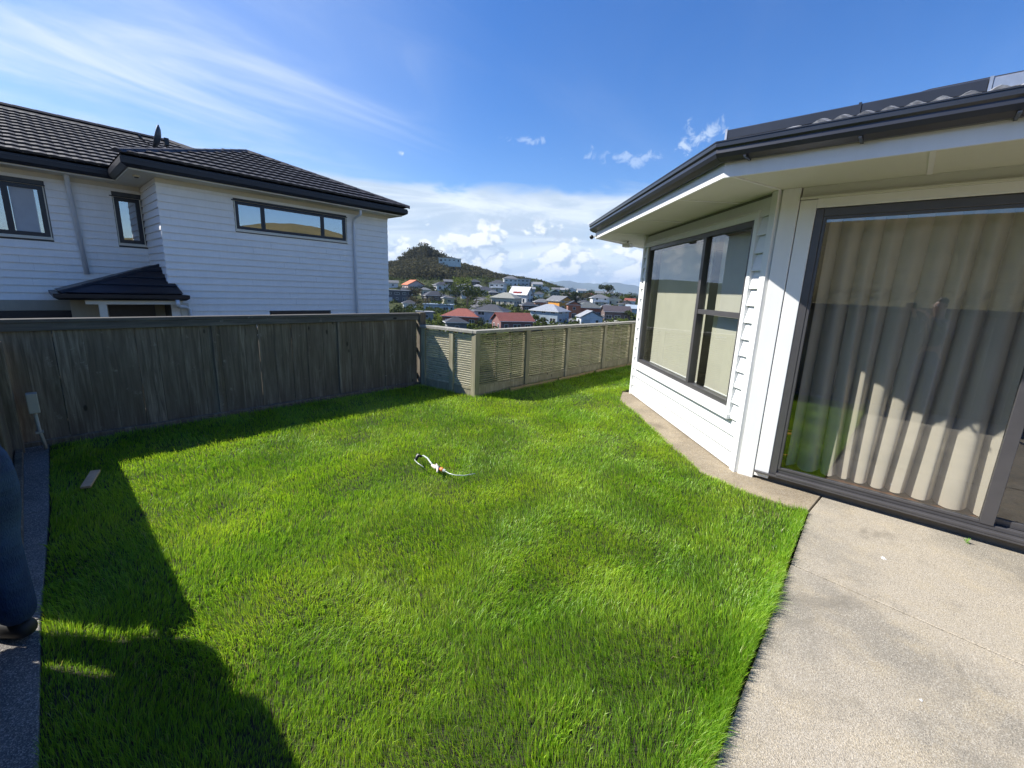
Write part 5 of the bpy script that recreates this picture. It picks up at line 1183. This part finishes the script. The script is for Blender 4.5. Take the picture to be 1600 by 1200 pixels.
def tree(u, v, hpx, kind, tone, label, wide=1.0, group='trees in the suburb'):
    p, dist = hit(u, v); h_ = hpx * dist / 655
    t = thing('tree' if kind != 'bush' else 'shrub', label, 'tree' if kind != 'bush' else 'shrub', tuple(p), group, random.uniform(0, 6.28), True)
    s_ = h_ / (.98 if kind not in ('bush',) else .62)
    t.scale = (s_ * wide, s_ * wide, s_)
    link('crown', CR[(kind, tone)], t)
    if kind != 'bush': link('trunk', TRUNK, t)
    return t
TREES = [
 (730, 481, 36, 'round', 'm', 'large mid green tree with branching crown left of the steep road', 1.25),
 (712, 474, 22, 'round', 'd', 'dark round tree left of the big mid green tree', 1.2), (744, 474, 22, 'round', 'd', 'dark tree right behind the big mid green tree', 1.1),
 (723, 450, 15, 'bush', 'y', 'yellow green tree below the pale building on the ridge', 1.1),
 (650, 470, 20, 'round', 'b', 'olive brown tree between the flat roofed house and the charcoal roof', 1.1),
 (657, 484, 16, 'bush', 'b', 'brownish shrub left of the pale blue roof', 1.2), (690, 487, 16, 'round', 'm', 'green shrubby tree in front of the pale blue roof', 1.5),
 (668, 492, 12, 'bush', 'm', 'green shrub above the pale path', 1.2), (683, 502, 18, 'bush', 'm', 'bushy green shrub left of the red brick house', 1.3), (694, 506, 14, 'bush', 'y', 'yellowish shrub at the left corner of the red brick house', 1.1),
 (752, 514, 15, 'round', 'd', 'small dark round tree against the slatted fence top', 1.1), (759, 479, 10, 'bush', 'y', 'bright yellow green clipped shrub beside the steep road', .8),
 (836, 512, 20, 'cabbage', 'm', 'spiky cabbage tree in front of the blue grey house', 1.3), (848, 513, 17, 'cabbage', 'm', 'second spiky cabbage tree right beside the first', 1.2),
 (808, 494, 14, 'pine', 'm', 'small light green conifer behind the red gabled roof', 1.0), (820, 495, 9, 'bush', 'm', 'low green hedge behind the red gabled roof', 2.2),
 (886, 474, 18, 'round', 'd', 'dark tree above the orange house', 1.3), (897, 476, 20, 'tall', 'd', 'tall dark tree right of the orange house', 1.5), (909, 474, 16, 'round', 'b', 'brown olive tree in the row above the grey green roof', 1.4),
 (920, 470, 13, 'round', 'd', 'dark tree left of the white balcony house', 1.4), (947, 472, 26, 'flat', 'd', 'tall dark umbrella shaped tree rising above the horizon', 1.1),
 (941, 473, 14, 'round', 'y', 'yellow green tree at the foot of the umbrella shaped tree', 1.0), (953, 473, 14, 'round', 'd', 'dark tree just right of the umbrella shaped tree', 1.3),
 (963, 470, 11, 'round', 'd', 'dark round tree on the far right skyline', 1.5), (974, 476, 13, 'round', 'm', 'green tree left of the small cream gable', 1.4), (984, 472, 12, 'round', 'd', 'dark tree behind the small cream gable', 1.4),
 (974, 484, 14, 'round', 'b', 'olive tree above the pale blue roof', 1.2), (980, 502, 16, 'cabbage', 'm', 'spiky tree beside the right end of the brown roof', 1.2), (946, 508, 8, 'bush', 'm', 'small green shrub in front of the brown house', 1.5), (971, 506, 8, 'bush', 'y', 'light green shrub in front of the brown roof', 1.4),
 (844, 460, 9, 'round', 'd', 'dark tree on the ridge behind the white roof', 1.3), (832, 456, 8, 'bush', 'm', 'green shrub beside the ridge end house', 1.6), (760, 448, 10, 'round', 'd', 'dark tree at the upper edge of the mid slope houses', 1.5),
 (838, 472, 9, 'bush', 'd', 'dark hedge right of the white steep roof', 2.6), (848, 474, 8, 'bush', 'd', 'dark hedge left of the pale yellow house', 2.4),
 (740, 492, 12, 'bush', 'd', 'dark shrub below the steep road', 1.8), (776, 482, 8, 'bush', 'd', 'dark shrub in front of the cream house', 1.4), (908, 488, 8, 'bush', 'd', 'dark shrub above the white garage', 1.5),
 (928, 486, 9, 'bush', 'm', 'green shrub left of the brown roof', 2.0), (946, 488, 8, 'bush', 'm', 'green shrub above the brown roof', 1.6), (900, 508, 8, 'bush', 'd', 'dark shrub left of the white garage', 1.3),
 (630, 492, 18, 'bush', 'd', 'dark shrubs by the corner of the neighbouring house, tallest one', 1.2), (642, 498, 16, 'bush', 'm', 'green shrub left of the pale path', 1.2), (618, 500, 20, 'bush', 'd', 'dark shrub touching the neighbouring wall', 1.1),
 (870, 452, 6, 'bush', 'd', 'tiny dark tree on the skyline behind the green house', 2.5), (925, 460, 6, 'round', 'd', 'tiny dark tree on the skyline left of the umbrella shaped tree', 2.4), (896, 462, 6, 'bush', 'd', 'low dark trees under the skyline row of houses', 3.2),
 (856, 490, 8, 'bush', 'd', 'dark shrub between brown house and blue grey house', 1.4), (767, 470, 8, 'bush', 'y', 'light green shrub below the cream dark roofed house', 1.5), (632, 456, 8, 'bush', 'd', 'dark shrub left of the orange roof', 2.0),
 (672, 455, 9, 'bush', 'd', 'dark shrub between the orange roof and the white house', 1.6), (706, 462, 12, 'bush', 'd', 'dark shrub right of the white house under the hill', 1.6), (742, 466, 10, 'bush', 'd', 'dark shrub left of the cream dark roofed house', 1.6),
]
for t_ in TREES: tree(*t_)
# bush covering the hill: one mass nobody could count
def bushmass():
    V = []; F = []; rs = np.random.default_rng(5); N = 3400; cnt = 0
    while cnt < N:
        d = rs.uniform(330, 560); tt = rs.uniform(-.29, .10); x = FW[0] * d + RT[0] * tt * d; y = FW[1] * d + RT[1] * tt * d
        u = 800 + 672 * tt; lim = np.interp(u, [600, 640, 700, 760, 800, 870], [300, 325, 335, 400, 460, 520])
        if d < lim + rs.normal() * 12: continue
        hill = math.exp(-((u - 655) / 32.) ** 2) * (1 if d > 455 else .3)
        z = float(T(x, y)); top = 3.5 + 15 * hill * rs.uniform(.7, 1.1)
        for z_ in np.arange(1.0, top, 3.4):
            r_ = rs.uniform(2.2, 3.8); c = np.array([x, y, z + z_]); cnt += 1
            for i in range(26):
                n = rs.normal(size=3); n /= np.linalg.norm(n); p = c + n * r_ * rs.uniform(.6, 1.05) * [1, 1, .8]; m_ = n + rs.normal(size=3) * .5; a = np.cross(m_, rs.normal(size=3)); a /= np.linalg.norm(a); b_ = np.cross(m_, a); b_ /= np.linalg.norm(b_); s_ = rs.uniform(.35, .8)
                b = len(V); V += [tuple(p - a * s_), tuple(p + b_ * s_), tuple(p + a * s_), tuple(p - b_ * s_)]; F.append((b, b + 1, b + 2, b + 3))
    tag(link('hill_bush', MB().add(V, F).mesh('hill_bush', leafmat('bush_leaf', (.05, .05, .026), (.17, .155, .085)))), 'dense olive green bush covering the hill across the valley', 'bush', kind='stuff')
bushmass()
def scrub():
    V = []; F = []; rs = np.random.default_rng(15)
    for _ in range(6500):
        d = rs.uniform(95, 620) ; tt = rs.uniform(-.31, .34); x = FW[0] * d + RT[0] * tt * d; y = FW[1] * d + RT[1] * tt * d; z = float(T(x, y)); r_ = rs.uniform(.5, 1.5) * (1 + d / 500)
        if vnoise(x, y, 1 / 22., 8) < .30: continue
        for i in range(12):
            n = rs.normal(size=3); n /= np.linalg.norm(n); p = np.array([x, y, z + r_ * .3]) + n * r_ * [1, 1, .7]; a = np.cross(n, rs.normal(size=3)); a /= np.linalg.norm(a); b_ = np.cross(n, a); s_ = rs.uniform(.25, .6)
            b = len(V); V += [tuple(p - a * s_), tuple(p + b_ * s_), tuple(p + a * s_), tuple(p - b_ * s_)]; F.append((b, b + 1, b + 2, b + 3))
    tag(link('garden_shrubbery', MB().add(V, F).mesh('shrubbery', LMID)), 'garden shrubs scattered between the houses of the suburb', 'shrubbery', kind='stuff')
scrub()
# steep road and path on the far slope
def strip_road(name, pts, wid, m, lift=.25):
    P = []
    for (u, v) in pts: P.append(Vector(hit(u, v)[0]))
    C = []
    for i in range(len(P) - 1):
        for k in range(8): C.append(P[i].lerp(P[i + 1], k / 8))
    C.append(P[-1]); V = []; F = []
    for i, c in enumerate(C):
        d = (C[min(i + 1, len(C) - 1)] - C[max(i - 1, 0)]); s_ = Vector((d.y, -d.x, 0)).normalized() * wid / 2
        for q in (-1, 1): p = c + s_ * q; V.append((p.x, p.y, max(float(T(p.x, p.y)), float(T(c.x, c.y))) + lift))
    F = [(2 * i, 2 * i + 1, 2 * i + 3, 2 * i + 2) for i in range(len(C) - 1)]
    tag(link(name, MB().add(V, F).mesh(name, m)), kind='structure')
ASPH = plain('asphalt', (.12, .12, .125), .9, 0, .15, .5); PALE = plain('pale_path', (.42, .40, .36), .9, 0, .1, .5)
strip_road('road', [(742, 487), (749, 478), (753, 471), (757, 466)], 9, ASPH)
strip_road('road', [(880, 512), (893, 504), (905, 499)], 7, ASPH)
strip_road('path', [(656, 494), (648, 485), (643, 476)], 2.6, PALE)
strip_road('path', [(925, 508), (952, 503), (972, 501)], 4, PALE)

# haze over the distance
HAZE = True
if HAZE:
    hz = MB().box(-9500, 11500, -9500, 11500, -75, 420)
    ho = link('haze', hz.mesh('haze', SOIL)); tag(ho, 'pale blue air fading the far hills', 'haze', kind='stuff'); ho.data.materials.clear()
    hm = bpy.data.materials.new('haze'); hm.use_nodes = True; hm.node_tree.nodes.clear()
    o_ = hm.node_tree.nodes.new('ShaderNodeOutputMaterial'); pv = hm.node_tree.nodes.new('ShaderNodeVolumePrincipled')
    pv.inputs['Color'].default_value = (.55, .72, .95, 1); pv.inputs['Density'].default_value = 9e-5; pv.inputs['Anisotropy'].default_value = .1
    hm.node_tree.links.new(pv.outputs[0], o_.inputs['Volume']); ho.data.materials.append(hm)
for o in bpy.data.objects:
    if '_local' in o: del o['_local']
